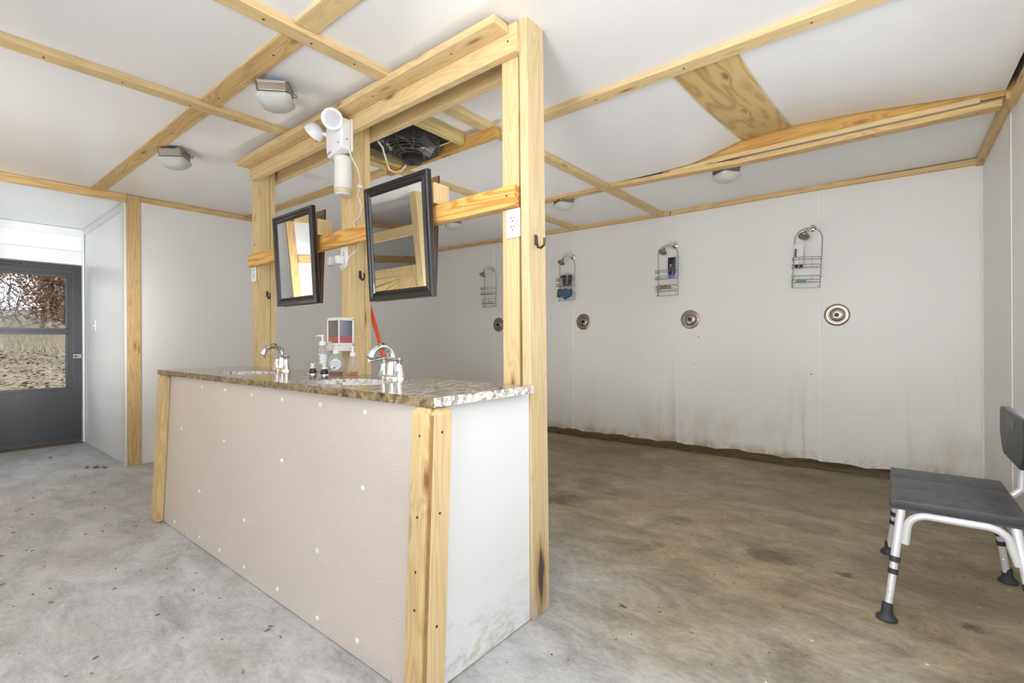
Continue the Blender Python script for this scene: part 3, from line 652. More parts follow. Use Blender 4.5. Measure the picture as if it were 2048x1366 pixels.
slab = bpy.data.objects.new('slab', me); COL.objects.link(slab); slab.parent = T
bm.transform(Matrix.Translation(-org)); bm.to_mesh(me); bm.free(); me.materials.append(M_gran); slab['_org'] = tuple(org)
fe = MB(); vs = []; fs = []; N = 160      # rough chiselled front edge
for k in range(N + 1):
    x = tx0 + (tx1 - tx0)*k/N
    for q, z in enumerate((CZ1, CZ1 - .008, CZ1 - .020, CZ0)): vs.append((x, ty0 + (0 if q == 0 else .0035*sin(k*1.3 + q*2.1) + .0025*sin(k*3.7 + q)), z))
for k in range(N):
    for q in range(3): fs.append((k*4+q, k*4+q+1, k*4+q+5, k*4+q+4))
fe.add(vs, fs).build('front_edge', M_granf, T, smooth=True)['label'] = 'chiselled dark brown front edge'
MB().quad((tx1, ty0, CZ0), (tx1, ty1, CZ0), (tx1, ty1, CZ1), (tx1, ty0, CZ1)).build('end_edge', M_granp, T)['label'] = 'unpolished pale end edge'
MB().quad((tx0, ty0, CZ0), (tx0, ty1, CZ0), (tx0, ty1, CZ1), (tx0, ty0, CZ1)).quad((tx0, ty1, CZ0), (tx1, ty1, CZ0), (tx1, ty1, CZ1), (tx0, ty1, CZ1)).build('rear_edge', M_granp, T)
for i, c in enumerate(CX):
    m = MB(); n = 48; vs = []; fs = []
    for z in (CZ0, CZ1):
        for k in range(n): a = 2*pi*k/n; vs.append((c + RX*cos(a), CYc + RY*sin(a), z))
    for k in range(n): fs.append((k, (k+1) % n, n+(k+1) % n, n+k))
    m.add(vs, fs).build('cut_edge', M_granp, T, smooth=True)
    prof = [(.001, -.150), (.05, -.148), (.11, -.135), (.16, -.10), (.19, -.05), (.212, -.004), (.232, -.002), (.232, -.008), (.20, -.05), (.168, -.108), (.115, -.145), (.05, -.158), (.001, -.160)]
    s = thing('sink_basin', (c, CYc, CZ0 - .16), ['white oval sink under the granite nearer the entry door', 'white oval sink under the granite nearer the camera'][i], 'sink', 'sinks in the granite counter')
    MB().lathe([(r, h) for r, h in prof], (c, CYc, CZ0 - .001), (0, 0, 1), 48, (1, .64)).build('bowl', M_ceramic, s, smooth=True)
    MB().lathe([(0, .004), (.018, .004), (.022, .001), (.022, -.004)], (c, CYc, CZ0 - .150), n=24).build('drain', M_chrome, s, smooth=True)

# faucets
def faucet():
    x, y, z = CX[1], 1.345, CZ1
    f = thing('faucet', (x, y, z), 'chrome two handle faucet at the sink nearer the camera', 'faucet', 'faucets on the granite counter')
    n = 40; pr = [(1.0, 0), (1.0, .010), (.94, .016), (.80, .019)]
    MB().lathe([(.082*r, h) for r, h in pr], (x, y, z), n=n, sq=(1, .36)).build('base_plate', M_chrome, f, smooth=True)
    pts = [(x, y, z + .016)]
    for k in range(13):
        a = k/12; ang = pi*(1.0 - a*1.02) if False else 0
    ctrl = [(0, 0, .016), (0, .004, .060), (0, .002, .100), (0, -.012, .130), (0, -.040, .146), (0, -.070, .143), (0, -.098, .125), (0, -.112, .098)]
    ctrl = [Vector(c) for c in ctrl]; P_ = []
    for i in range(len(ctrl)-1):
        p0, p1, p2, p3 = ctrl[max(i-1, 0)], ctrl[i], ctrl[i+1], ctrl[min(i+2, len(ctrl)-1)]
        for k in range(4):
            t = k/4; P_.append(.5*((2*p1) + (-p0+p2)*t + (2*p0-5*p1+4*p2-p3)*t*t + (-p0+3*p1-3*p2+p3)*t**3))
    P_.append(ctrl[-1]); L = len(P_)
    MB().tube([Vector((x, y, z)) + p for p in P_], [.024 - .008*min(1, k/(L*.4)) + (.002 if k > L*.8 else 0) for k in range(L)], 16).build('spout', M_chrome, f, smooth=True)
    for s in (-1, 1):
        hx = x + s*.055
        h = MB().lathe([(.025, .012), (.023, .018), (.015, .055), (.013, .078), (.017, .086), (.017, .094), (.006, .098)], (hx, y, z), n=20)
        hb = h.build('handle', M_chrome, f, smooth=True)
        MB().tube([(hx, y, z + .088), (hx, y - .03, z + .090), (hx - .002, y - .062, z + .084), (hx - .004, y - .078, z + .083)], [.010, .007, .0065, .0075], 10).build('lever', M_chrome, hb, smooth=True)
    MB().tube([(x, y + .026, z + .012), (x, y + .026, z + .06)], .003, 8).build('lift_rod', M_chrome, f, smooth=True)
    return f
f0 = faucet(); f1 = dup(f0); f1.location.x = CX[0]; f1['label'] = 'chrome two handle faucet at the sink nearer the entry door'

# ---------------------------------------------------------------- mirrors
def mirror(xc, w, z0, z1, yt, yb, label, back=False):
    D = .011 if back else .026
    """framed mirror, front face from y=yb (bottom) to y=yt (top); faces -y, or +y for a rear mirror"""
    sgn = 1 if back else -1
    o = thing('framed_mirror', (xc, (yt+yb)/2, z0), label, 'mirror', 'black framed mirrors on the cross rail')
    up = Vector((0, yt - yb, z1 - z0)); h = up.length; up.normalize(); n = up.cross(Vector((1, 0, 0))).normalized()
    if n.y*sgn < 0: n = -n
    O = Vector((xc, yb, z0))
    def pt(u, v, d): return O + Vector((u, 0, 0)) + up*v + n*d
    prof = [(0, -D), (0, -.004), (.004, 0), (.016, -.001), (.022, -.006), (.028, -.007), (.036, -.003), (.042, -.009), (.048, -.010), (.048, -D)]
    m = MB(); vs = []; fs = []
    cs = [(-w/2, 0, 1, 1), (w/2, 0, -1, 1), (w/2, h, -1, -1), (-w/2, h, 1, -1)]
    for cx, cv, su, sv in cs:
        for a, d in prof: vs.append(pt(cx + su*a, cv + sv*a, d))
    k = len(prof)
    for i in range(4):
        j = (i+1) % 4
        for q in range(k-1): fs.append((i*k+q, j*k+q, j*k+q+1, i*k+q+1))
    m.add(vs, fs).build('frame', M_frame, o, bevel=0)
    MB().quad(pt(-w/2+.047, .047, -.009), pt(w/2-.047, .047, -.009), pt(w/2-.047, h-.047, -.009), pt(-w/2+.047, h-.047, -.009)).build('mirror_glass', M_mirror, o)
    c = pt(0, h/2, -D - .001); MB().obox(c, Vector((w/2-.003, 0, 0)), up*(h/2-.003), n*.003).build('backing', M_mdf, o)
    return o
mirror(-1.822, .468, 1.284, 1.838, 1.392, 1.424, 'black framed mirror nearer the camera, reflecting the wooden stall')
mirror(-2.800, .470, 1.308, 1.858, 1.396, 1.424, 'black framed mirror nearer the entry, reflecting a pine jamb')
mirror(-1.905, .468, 1.293, 1.862, 1.552, 1.530, 'rear black framed mirror back to back with the one nearer the camera', True)
mirror(-2.905, .470, 1.316, 1.880, 1.552, 1.530, 'rear black framed mirror back to back with the one nearer the entry', True)
for i, x in enumerate((-1.64, -2.62)):
    tag(MB().box(x, x + .05, 1.440, 1.53, 1.698, 1.79).build('spacer_block', PZ, bevel=.002, origin=(x, 1.48, 1.698)), ['pine block on the rail behind the mirror nearer the camera', 'pine block on the rail behind the mirror nearer the entry'][i], 'block', 'pine blocks on the cross rail')

# ---------------------------------------------------------------- ceiling lights
def ceiling_light(x, y, rot, drop, label, tilt=(0, 0)):
    z = zceil(x, y)
    o = thing('ceiling_light', (x, y, z), label, 'ceiling light', 'square frosted ceiling lights')
    s = .0725
    def rsq(s, c): return [(-s+c, -s), (s-c, -s), (s, -s+c), (s, s-c), (s-c, s), (-s+c, s), (-s, s-c), (-s, -s+c)]
    def stack(rings, cap=True):
        m = MB(); vs = []; fs = []
        for hw, c, h in rings:
            vs += [(x + a, y + b, z - h) for a, b in rsq(hw, c)]
        for i in range(len(rings)-1):
            for k in range(8): fs.append((i*8+k, i*8+(k+1) % 8, (i+1)*8+(k+1) % 8, (i+1)*8+k))
        fs.append(tuple(range(8))); fs.append(tuple((len(rings)-1)*8+k for k in range(8)))
        return m.add(vs, fs)
    stack([(s+.004, .012, drop), (s+.004, .012, drop+.004), (s, .012, drop+.006), (s-.002, .012, drop+.042), (s-.004, .012, drop+.046)]).build('base', M_nickel, o, bevel=.0015)
    stack([(s-.008, .012, drop+.046), (s+.006, .018, drop+.054), (s+.006, .020, drop+.072), (s-.014, .022, drop+.098), (s-.030, .02, drop+.108)]).build('glass_shade', M_frost, o, bevel=.004, smooth=True)
    if drop > .01:
        MB().tube([(x-.01, y-.02, z), (x+.01, y, z-drop*.6), (x+.03, y+.02, z-drop)], .010, 8).build('wire_nut', M_blue, o, smooth=True)
        MB().tube([(x+.03, y-.03, z), (x+.045, y-.02, z-drop*.5), (x+.05, y+.01, z-drop)], .008, 8).build('wire_nut', M_yellow if 'alcove' in label else M_blue, o, smooth=True)
        MB().tube([(x+.06, y+.05, z-drop), (x+.085, y+.075, z-drop-.005), (x+.085, y+.06, z-drop-.02), (x+.06, y+.045, z-drop-.024)], .0018, 6).build('wire', M_blackp, o, smooth=True)
    o.rotation_euler = (tilt[0], tilt[1], rot); return o
ceiling_light(-2.352, 1.098, radians(52), .022, 'frosted square ceiling light with a blue wire nut, above the counter', (.06, -.05))
ceiling_light(-3.720, 1.075, radians(52), .022, 'frosted square ceiling light with blue and yellow wires, nearer the alcove', (.05, -.06))
ceiling_light(-.965, 3.735, radians(-36), .012, 'frosted square ceiling light nearest the shower bench, under the exposed joist')
ceiling_light(-2.330, 3.665, radians(-30), 0, 'frosted square ceiling light beyond the end post')
ceiling_light(-3.690, 3.615, radians(-28), 0, 'frosted square ceiling light seen below the cross rail')
ceiling_light(-4.35, -1.15, radians(30), 0, 'frosted square ceiling light seen only in the right mirror')

# ---------------------------------------------------------------- exhaust fan and its framing
Fm = thing('fan_framing', (-2.4, 1.95, 2.28), 'wooden frame hung from the ceiling around the exhaust fan', 'frame')
MB().box(-2.085, -2.045, 1.682, 2.100, 2.286, 2.372).build('joist', PTr, Fm, bevel=.003)
MB().box(-2.680, -2.640, 1.682, 2.100, 2.286, 2.378).build('joist', PTr, Fm, bevel=.003)
MB().box(-2.82, -1.80, 2.102, 2.140, 2.268, 2.332).build('joist', PTx, Fm, bevel=.003)
MB().box(-2.640, -2.085, 1.70, 2.10, 2.338, 2.342).build('opening_shade', M_dark, Fm)  # dark sheet standing for the shaded opening around the fan
fx, fy, fz = -2.300, 1.905, 2.335
Fn = thing('exhaust_fan', (fx, fy, fz), 'black wire caged exhaust fan under the ceiling behind the partition', 'fan')
R = .165; cg = MB()
for k in range(11):
    t = k/10
    r = R if t < .6 else R*(1 - .55*((t-.6)/.4)**1.6); z = fz - .015 - .105*t
    cg.tube([(fx + r*cos(a*2*pi/40), fy + r*sin(a*2*pi/40), z) for a in range(40)], .0022, 5, closed=True)
for k in range(10):
    a = k*2*pi/10; cg.tube([(fx + rr*cos(a), fy + rr*sin(a), fz - .015 - .105*t) for t, rr in [(q/10, R if q < 6 else R*(1 - .55*((q/10-.6)/.4)**1.6)) for q in range(11)]], .002, 5)
for k in range(3):
    r = R*(.50 + .13*k); cg.tube([(fx + r*cos(a*2*pi/40), fy + r*sin(a*2*pi/40), fz - .10 - .02*(1-k/6)) for a in range(40)], .0014, 5, closed=True)
cg.build('cage', plain('black_wire', (.13, .125, .12), .35, .6), Fn, smooth=True)
MB().lathe([(.062, -.10), (.064, -.105), (.064, -.150), (.058, -.156), (.03, -.158), (.028, -.162), (.012, -.162), (.012, -.158), (0, -.158)], (fx, fy, fz), n=28).build('motor', M_blackp, Fn, smooth=True)
bl = MB()
for k in range(5):
    a = k*2*pi/5; u = Vector((cos(a), sin(a), 0)); w_ = Vector((-sin(a), cos(a), 0)); c = Vector((fx, fy, fz - .055))
    bl.add([c + u*.03 - w_*.015 + Vector((0, 0, .008)), c + u*.03 + w_*.02 - Vector((0, 0, .010)), c + u*.145 + w_*.065 - Vector((0, 0, .022)), c + u*.150 - w_*.03 + Vector((0, 0, .018))], [(0, 1, 2, 3)])
bl.build('blade', plain('fan_blade', (.20, .19, .18), .35, .6), Fn)
MB().tube([(fx, fy, fz - .10), (fx, fy, fz - .01)], .012, 10).build('shaft', M_steel, Fn)
MB().tube([(fx - .18, fy - .14, fz), (fx - .14, fy - .09, fz - .02), (fx - .13, fy - .05, fz - .06)], .018, 8).build('mounting_arm', M_steel, Fn, smooth=True)
c1 = tag(MB().tube([(-2.37, 1.71, 2.262), (-2.40, 1.76, 2.255), (-2.47, 1.84, 2.215), (-2.52, 1.90, 2.185), (-2.51, 1.935, 2.175), (-2.46, 1.95, 2.178), (-2.39, 1.93, 2.190)], .006, 8).build('fan_cable', M_ivory, smooth=True, origin=(-2.45, 1.85, 2.2)), 'white electric cable drooping beside the exhaust fan', 'cable')
for a, b in (((-2.475, 1.845, 2.211), (-2.500, 1.877, 2.196)), ((-2.50, 1.940, 2.1755), (-2.465, 1.949, 2.1775))):
    MB().tube([a, b], .0085, 8).build('tape_wrap', M_yellow, c1, smooth=True)['label'] = 'yellow tape wrap'

# ---------------------------------------------------------------- emergency light, air freshener, outlets, hooks
E_ = thing('emergency_light', (-2.325, 1.462, 2.08), 'white twin lamp emergency light on the header beam', 'emergency light')
bd = MB().prism([(-2.395, 1.40), (-2.262, 1.40)][0:0] or [(-2.400, 2.130), (-2.385, 2.072), (-2.250, 2.100), (-2.250, 2.262), (-2.395, 2.262)], 1.392, 1.450, 'y').build('housing', M_ivory, E_, bevel=.008, seg=3, smooth=True)
MB().box(-2.392, -2.243, 1.449, 1.4615, 2.095, 2.266).build('back_plate', M_ivory, E_, bevel=.004)
MB().box(-2.2505, -2.246, 1.402, 1.445, 2.115, 2.25).build('side_panel', M_white, E_, bevel=.002)
MB().lathe([(.0035, 0), (.003, .002), (0, .0025)], (-2.246, 1.425, 2.150), (1, 0, 0), 10).build('indicator', M_blackp, E_)
MB().lathe([(.004, 0), (.003, .002), (0, .0025)], (-2.275, 1.3915, 2.130), (0, -1, 0), 10).build('test_button', M_bronze, E_)
def text(body, size, loc, rot, mat, par, name='lettering'):
    cu = bpy.data.curves.new(name, 'FONT'); cu.body = body; cu.size = size; cu.extrude = .0004; cu.align_x = 'CENTER'; cu.align_y = 'CENTER'
    t_ = bpy.data.objects.new(name + '_tmp', cu); COL.objects.link(t_); bpy.context.view_layer.update()
    me = bpy.data.meshes.new_from_object(t_.evaluated_get(bpy.context.evaluated_depsgraph_get())); bpy.data.objects.remove(t_)
    o = bpy.data.objects.new(name, me); COL.objects.link(o); me.materials.clear(); me.materials.append(mat)
    Mx = Matrix.Translation(Vector(loc)) @ rot.to_4x4()
    org = Vector(par['_org']); me.transform(Matrix.Translation(-org) @ Mx); o.parent = par; o['_org'] = par['_org']
    return o
RX90 = Matrix.Rotation(radians(90), 3, 'X')
text('DEN', .018, (-2.362, 1.3912, 2.094), Matrix.Rotation(radians(-12), 3, 'Y') @ RX90, M_txt, E_)
def lamp(c, d):
    c = Vector(c); d = Vector(d).normalized()
    h = MB().lathe([(.012, -.050), (.033, -.044), (.047, -.024), (.053, 0), (.054, .008), (.048, .010)], c, d, 28).build('lamp_head', M_ivory, E_, smooth=True)
    MB().lathe([(.047, .008), (.042, .004), (.022, -.014), (.006, -.020), (0, -.021)], c, d, 28).build('reflector', M_chrome, h, smooth=True)
    MB().lathe([(k*.046, .0095 + .0035*(1-k)) for k in (1, .65, 0)], c, d, 28).build('lens', M_pane, h, smooth=True)
    return h
lamp((-2.268, 1.352, 2.236), (.86, -.42, -.26)); lamp((-2.470, 1.365, 2.225), (-.78, -.20, -.58))
MB().tube([(-2.315, 1.400, 2.205), (-2.310, 1.378, 2.225), (-2.300, 1.362, 2.250)], .012, 10).build('lamp_joint', M_ivory, E_, smooth=True)
MB().tube([(-2.392, 1.415, 2.205), (-2.415, 1.400, 2.213), (-2.440, 1.385, 2.220)], [.020, .010, .010], 12).build('lamp_joint', M_ivory, E_, smooth=True)
cpts = [(-2.246, 1.432, 2.118), (-2.243, 1.445, 2.06), (-2.285, 1.495, 1.99), (-2.31, 1.497, 1.93), (-2.318, 1.497, 1.87), (-2.300, 1.497, 1.83), (-2.318, 1.497, 1.79), (-2.342, 1.490, 1.755), (-2.318, 1.492, 1.70)]
cord = MB().tube([(-2.246, 1.432, 2.118), (-2.250, 1.450, 2.07), (-2.275, 1.508, 2.02), (-2.330, 1.560, 1.985), (-2.3405, 1.560, 1.95), (-2.3405, 1.548, 1.90), (-2.3405, 1.575, 1.85), (-2.3405, 1.562, 1.79), (-2.3405, 1.520, 1.745), (-2.3405, 1.535, 1.70), (-2.3405, 1.552, 1.66), (-2.3405, 1.548, 1.60), (-2.340, 1.53, 1.585), (-2.338, 1.494, 1.555), (-2.340, 1.480, 1.52), (-2.35, 1.478, 1.492), (-2.375, 1.474, 1.484), (-2.395, 1.472, 1.500)], .0032, 8)
cord.build('power_cord', M_ivory, E_, smooth=True)
MB().box(-2.3415, -2.333, 1.545, 1.575, 1.945, 1.962).build('cord_clip', M_ivory, E_, bevel=.002)
ax_, ay_ = -2.330, 1.452
A_ = thing('air_freshener', (ax_, ay_, 1.88), 'white cylinder dispenser with a beige band under the emergency light', 'dispenser')
MB().lathe([(.001, .205), (.040, .203), (.046, .196), (.047, .03)], (ax_, ay_, 1.88), n=32).build('body', M_off, A_, smooth=True)
MB().lathe([(.047, .030), (.0475, .012), (.043, .004)], (ax_, ay_, 1.88), n=32).build('band', M_beige, A_, smooth=True)
MB().lathe([(.043, .004), (.036, -.004), (.020, -.006), (0, -.004)], (ax_, ay_, 1.88), n=32).build('base_cap', M_ivory, A_, smooth=True)
MB().lathe([(.006, 0), (.005, .002), (0, .0025)], (ax_ - .028, ay_ - .038, 1.955), (-.6, -.8, 0), 10).build('sensor', M_beige, A_)
MB().lathe([(.006, 0), (.005, .002), (0, .0025)], (ax_ - .026, ay_ - .0395, 2.055), (-.55, -.83, 0), 10).build('sensor', M_blackp, A_)

def outlet(x, y, z, label, slots=True):
    o = thing('wall_outlet', (x, y, z - .058), label, 'outlet', 'white electrical plates on the studs')
    MB().box(x - .036, x + .036, y - .0065, y, z - .058, z + .058).build('cover_plate', M_ivory, o, bevel=.003)
    r = MB().box(x - .017, x + .017, y - .0085, y - .006, z - .034, z + .034).build('receptacle', M_off, o, bevel=.001)
    s = MB()
    for dz in (-.018, .018):
        s.box(x - .0075, x - .0050, y - .0090, y - .008, z + dz - .001, z + dz + .008); s.box(x + .0050, x + .0075, y - .0090, y - .008, z + dz - .001, z + dz + .007)
        s.lathe([(.0028, 0), (.0028, .0006)], (x, y - .0084, z + dz - .010), (0, -1, 0), 10)
    s.build('socket_hole', M_blackp, r)
    return o
outlet(-1.188, 1.499, 1.553, 'white outlet plate beside the end post under the rail')
outlet(-2.392, 1.501, 1.556, 'white outlet plate with a plugged in night light on the middle stud')
outlet(-3.520, 1.498, 1.568, 'white outlet plate on the stud nearest the entry')
n_ = thing('night_light', (-2.40, 1.47, 1.50), 'small white plug in night light on the middle stud outlet', 'night light')
MB().box(-2.425, -2.385, 1.455, 1.4918, 1.515, 1.560).build('plug', M_ivory, n_, bevel=.004)
MB().box(-2.455, -2.415, 1.425, 1.455, 1.505, 1.555).build('shade', M_frost, n_, bevel=.006, smooth=True)
sw = thing('light_switch', (-6.50, AY1, 1.21), 'small white light switch on the alcove side wall', 'switch')
MB().box(-6.535, -6.465, AY1 - .006, AY1, 1.21, 1.325).build('cover_plate', M_ivory, sw, bevel=.002)
MB().box(-6.508, -6.492, AY1 - .014, AY1 - .006, 1.258, 1.278).build('toggle', M_off, sw, bevel=.002)
def hook(label, pos, nrm):
    """single coat hook: back plate against the surface, upper nub and lower J"""
    o = thing('coat_hook', pos, label, 'hook', 'dark bronze coat hooks')
    p = Vector(pos); n = Vector(nrm); z = Vector((0, 0, 1))
    MB().obox(p + n*.002, n.cross(z)*.007, z*.020, n*.002).build('plate', M_bronze, o, bevel=.0015)
    MB().tube([p + n*.004 + z*.012, p + n*.006 - z*.012, p + n*.012 - z*.030, p + n*.026 - z*.034, p + n*.040 - z*.024, p + n*.043 - z*.006, p + n*.041 + z*.002], [.005, .005, .0045, .0045, .0045, .0045, .006], 8).build('prong', M_bronze, o, smooth=True)
    return o
hook('dark bronze coat hook on the right face of the end post', (-1.1035, 1.530, 1.480), (1, 0, 0))
hook('dark bronze coat hook on the middle stud beside the right mirror', (-2.3450, 1.565, 1.462), (1, 0, 0))
hook('dark bronze coat hook on the stud beside the left mirror', (-3.4650, 1.560, 1.425), (1, 0, 0))

# ---------------------------------------------------------------- things on the counter
dsp = thing('soap_dispenser', (-2.34, 1.50, 1.03), 'white double soap dispenser with dark windows and red soap on the middle stud', 'soap dispenser')
dx0, dx1, dy, dy1, dz0, dz1 = -2.420, -2.302, 1.405, 1.4995, 1.066, 1.214
MB().box(dx0 + .006, dx1 - .006, dy + .006, dy1, dz0, dz1 - .004).build('housing', M_off, dsp, bevel=.004)
fr = MB(); e = .012
fr.box(dx0, dx1, dy, dy1, dz1 - .016, dz1).box(dx0, dx1, dy, dy1, dz0 - .002, dz0 + .012)
for a, b, c, d_ in ((dx0, dx0 + e, dy, dy + e), (dx1 - .007, dx1, dy, dy + .007), (dx1 - e, dx1, dy1 - .012, dy1), (dx0, dx0 + e, dy1 - .012, dy1)): fr.box(a, b, c, d_, dz0, dz1 - .002)
fr.build('frame', M_ivory, dsp, bevel=.003)
zf = dz0 + .048
MB().box(dx0 + e, dx1 - .006, dy + .003, dy + .008, zf, dz1 - .014).build('window', M_tint, dsp)
MB().box(dx1 - .008, dx1 - .003, dy + .006, dy1 - .011, zf, dz1 - .014).build('window', plain('smoked_blue_window', (.055, .058, .085), .12), dsp)
MB().box(dx0 + e, dx1 - .006, dy + .003, dy + .008, dz0 + .011, zf).box(dx1 - .008, dx1 - .003, dy + .006, dy1 - .011, dz0 + .011, zf).build('soap', M_gunk, dsp)['label'] = 'red liquid soap'
MB().box(dx0 - .006, -2.372, dy - .004, dy + .03, dz0 - .032, dz0 - .003).build('push_bar', M_off, dsp, bevel=.004)
MB().box(-2.368, dx1 + .002, dy + .002, dy1 - .008, dz0 - .034, dz0 - .002).build('push_bar', M_ivory, dsp, bevel=.004)
MB().tube([(dx0 + .02, dy + .002, dz0 + .016), (dx0 + .048, dy - .001, dz0 + .017)], .004, 8).build('nozzle', M_ivory, dsp, smooth=True)

def pump(o, x, y, z, s=1.0, dirx=-1):
    MB().lathe([(.016*s, 0), (.016*s, .016*s), (.008*s, .022*s), (.0055*s, .024*s), (.0055*s, .040*s), (.009*s, .042*s), (.009*s, .050*s), (.003*s, .053*s)], (x, y, z), n=18).build('pump', M_ivory, o, smooth=True)
    MB().tube([(x, y, z + .047*s), (x + dirx*.030*s, y - .010*s, z + .047*s), (x + dirx*.040*s, y - .013*s, z + .042*s)], [.0055*s, .004*s, .003*s], 8).build('spout', M_ivory, o, smooth=True)
    MB().tube([(x, y, z), (x, y, z - .09*s)], .002, 6).build('dip_tube', M_off, o)
# tall lotion bottle
x, y = -2.365, 1.350
b1 = thing('lotion_bottle', (x, y, CZ1), 'tall clear lotion bottle with white pump standing left of the soap dispenser', 'bottle', 'pump bottles by the dispenser')
MB().lathe([(.026, .001), (.027, .010), (.027, .118), (.022, .135), (.012, .145), (.012, .150)], (x, y, CZ1), n=28, sq=(1, .75)).build('bottle_body', M_clear, b1, smooth=True)
MB().lathe([(.0274, .055), (.0274, .105)], (x, y, CZ1), n=28, sq=(1, .75)).build('paper_label', M_label, b1, smooth=True)
tx = MB()
for k, wd_ in enumerate((.012, .009, .013, .010)): tx.box(x - wd_, x + wd_*.7, y - .0212, y - .0208, CZ1 + .092 - k*.010, CZ1 + .0955 - k*.010)
tx.build('print', M_txt, b1); pump(b1, x, y, CZ1 + .150, 1.1)
# round hand soap
x, y = -2.235, 1.350
b2 = thing('hand_soap_bottle', (x, y, CZ1), 'round hand soap bottle with pale blue label in front of the dispenser', 'bottle', 'pump bottles by the dispenser')
MB().lathe([(.026, .001), (.030, .006), (.034, .030), (.037, .052), (.034, .078), (.024, .096), (.013, .104), (.013, .110)], (x, y, CZ1), n=32, sq=(1.12, .62)).build('bottle_body', M_clear, b2, smooth=True)
MB().lathe([(.025, .002), (.030, .006), (.0315, .017), (0, .017)], (x, y, CZ1), n=32, sq=(1.06, .56)).build('soap', M_gunk, b2, smooth=True)['label'] = 'red soap left at the bottom'
lb = MB(); vs = [(x, y - .0262, CZ1 + .055)]
for k in range(28): a = 2*pi*k/28; vs.append((x + .028*cos(a), y - .0262 + .012*(cos(a)**2)*.8, CZ1 + .055 + .028*sin(a)))
lb.add(vs, [(0, 1 + k, 1 + (k+1) % 28) for k in range(28)]).build('paper_label', M_label, b2)
tx = MB()
for k, wd_ in enumerate((.014, .011, .013)): tx.box(x - wd_, x + wd_, y - .0272, y - .0266, CZ1 + .066 - k*.011, CZ1 + .0675 - k*.011)
tx.box(x - .012, x + .002, y - .0272, y - .0266, CZ1 + .034, CZ1 + .039); tx.build('print', M_txt, b2)
pump(b2, x, y, CZ1 + .108, 1.0, 1)
b2.rotation_euler = (0, 0, radians(48))
# tapered bottle
x, y = -2.140, 1.385
b3 = thing('soap_bottle', (x, y, CZ1), 'slim tapered clear bottle with orange soap standing right of the dispenser', 'bottle', 'pump bottles by the dispenser')
MB().lathe([(.025, .001), (.027, .006), (.026, .035), (.021, .070), (.018, .088), (.011, .094), (.011, .098)], (x, y, CZ1), n=28).build('bottle_body', M_clear, b3, smooth=True)
MB().lathe([(.024, .002), (.026, .006), (.0262, .018), (0, .018)], (x, y, CZ1), n=28, sq=(.96, .96)).build('soap', plain('orange_soap', (.62, .13, .03), .3), b3, smooth=True)['label'] = 'orange soap left at the bottom'
pump(b3, x, y, CZ1 + .096, .95)
for i, (x, y) in enumerate(((-2.375, 1.300), (-2.255, 1.296))):
    o = thing('sink_stopper', (x, y, CZ1), ['black and white sink stopper standing alone left of the bottles', 'black and white sink stopper touching the round soap bottle'][i], 'stopper', 'sink stoppers on the counter')
    MB().lathe([(.032, .001), (.031, .005), (.020, .010)], (x, y, CZ1), n=24).build('flange', M_chrome, o, smooth=True)
    MB().lathe([(.021, .009), (.019, .016), (.014, .026), (.014, .032)], (x, y, CZ1), n=24).build('seal', M_blackp, o, smooth=True)
    MB().lathe([(.014, .031), (.014, .039), (.008, .041), (.008, .049), (.012, .051), (.011, .057), (0, .058)], (x, y, CZ1), n=20).build('knob', M_ivory, o, smooth=True)

# broom behind the partition
br = thing('broom', (-2.06, 1.82, 0), 'orange handled broom leaning on the middle stud behind the counter', 'broom')
MB().tube([(-2.085, 1.82, .14), (-2.512, 1.715, 1.38)], .012, 12).build('handle', M_orange, br, smooth=True)
MB().box(-2.20, -1.95, 1.79, 1.85, .11, .15).build('head_block', M_orange, br, bevel=.008)
MB().box(-2.21, -1.94, 1.785, 1.855, .001, .11).build('bristle', M_blackp, br)

# ---------------------------------------------------------------- showers
def shower(xw, zw, hx, hz, lab):
    o = thing('shower_sprayer', (xw, YB, zw), lab, 'shower head', 'shower heads on the back wall')
    MB().lathe([(.030, 0), (.029, .006), (.020, .012), (.012, .014)], (xw, YB, zw), (0, -1, 0), 24).build('flange', M_chrome, o, smooth=True)
    h = Vector((hx, YB - .135, hz))
    MB().tube([(xw, YB - .01, zw), (xw - .006, YB - .05, zw + .004), (xw + (hx-xw)*.5, YB - .085, zw - .014), h + Vector((.008, .02, .025))], .009, 10).build('arm', M_chrome, o, smooth=True)
    d = Vector((-.18, -.50, -.85)).normalized()
    hd = MB().lathe([(.010, -.050), (.013, -.040), (.017, -.030), (.030, -.012), (.041, -.002), (.042, .008), (.039, .012)], h, d, 24).build('head', M_nickel, o, smooth=True)
    MB().lathe([(.039, .010), (.030, .013), (.012, .013), (.010, .010), (0, .010)], h, d, 24).build('spray_face', M_steel, hd, smooth=True)
    return o
SH = [(-4.140, 2.035, -4.205, 1.955, 'shower head seen through the partition left of the end post'), (-2.905, 2.055, -2.985, 1.985, 'shower head just right of the end post'),
      (-1.715, 2.035, -1.795, 1.962, 'shower head in the middle of the shower wall'), (-.545, 2.030, -.590, 1.950, 'shower head nearest the right wall')]
for a in SH: shower(*a)
VP = ['nickel shower valve plate half hidden by the stud', 'nickel shower valve plate right of the end post', 'nickel shower valve plate in the middle of the shower wall', 'nickel shower valve plate nearest the right wall']
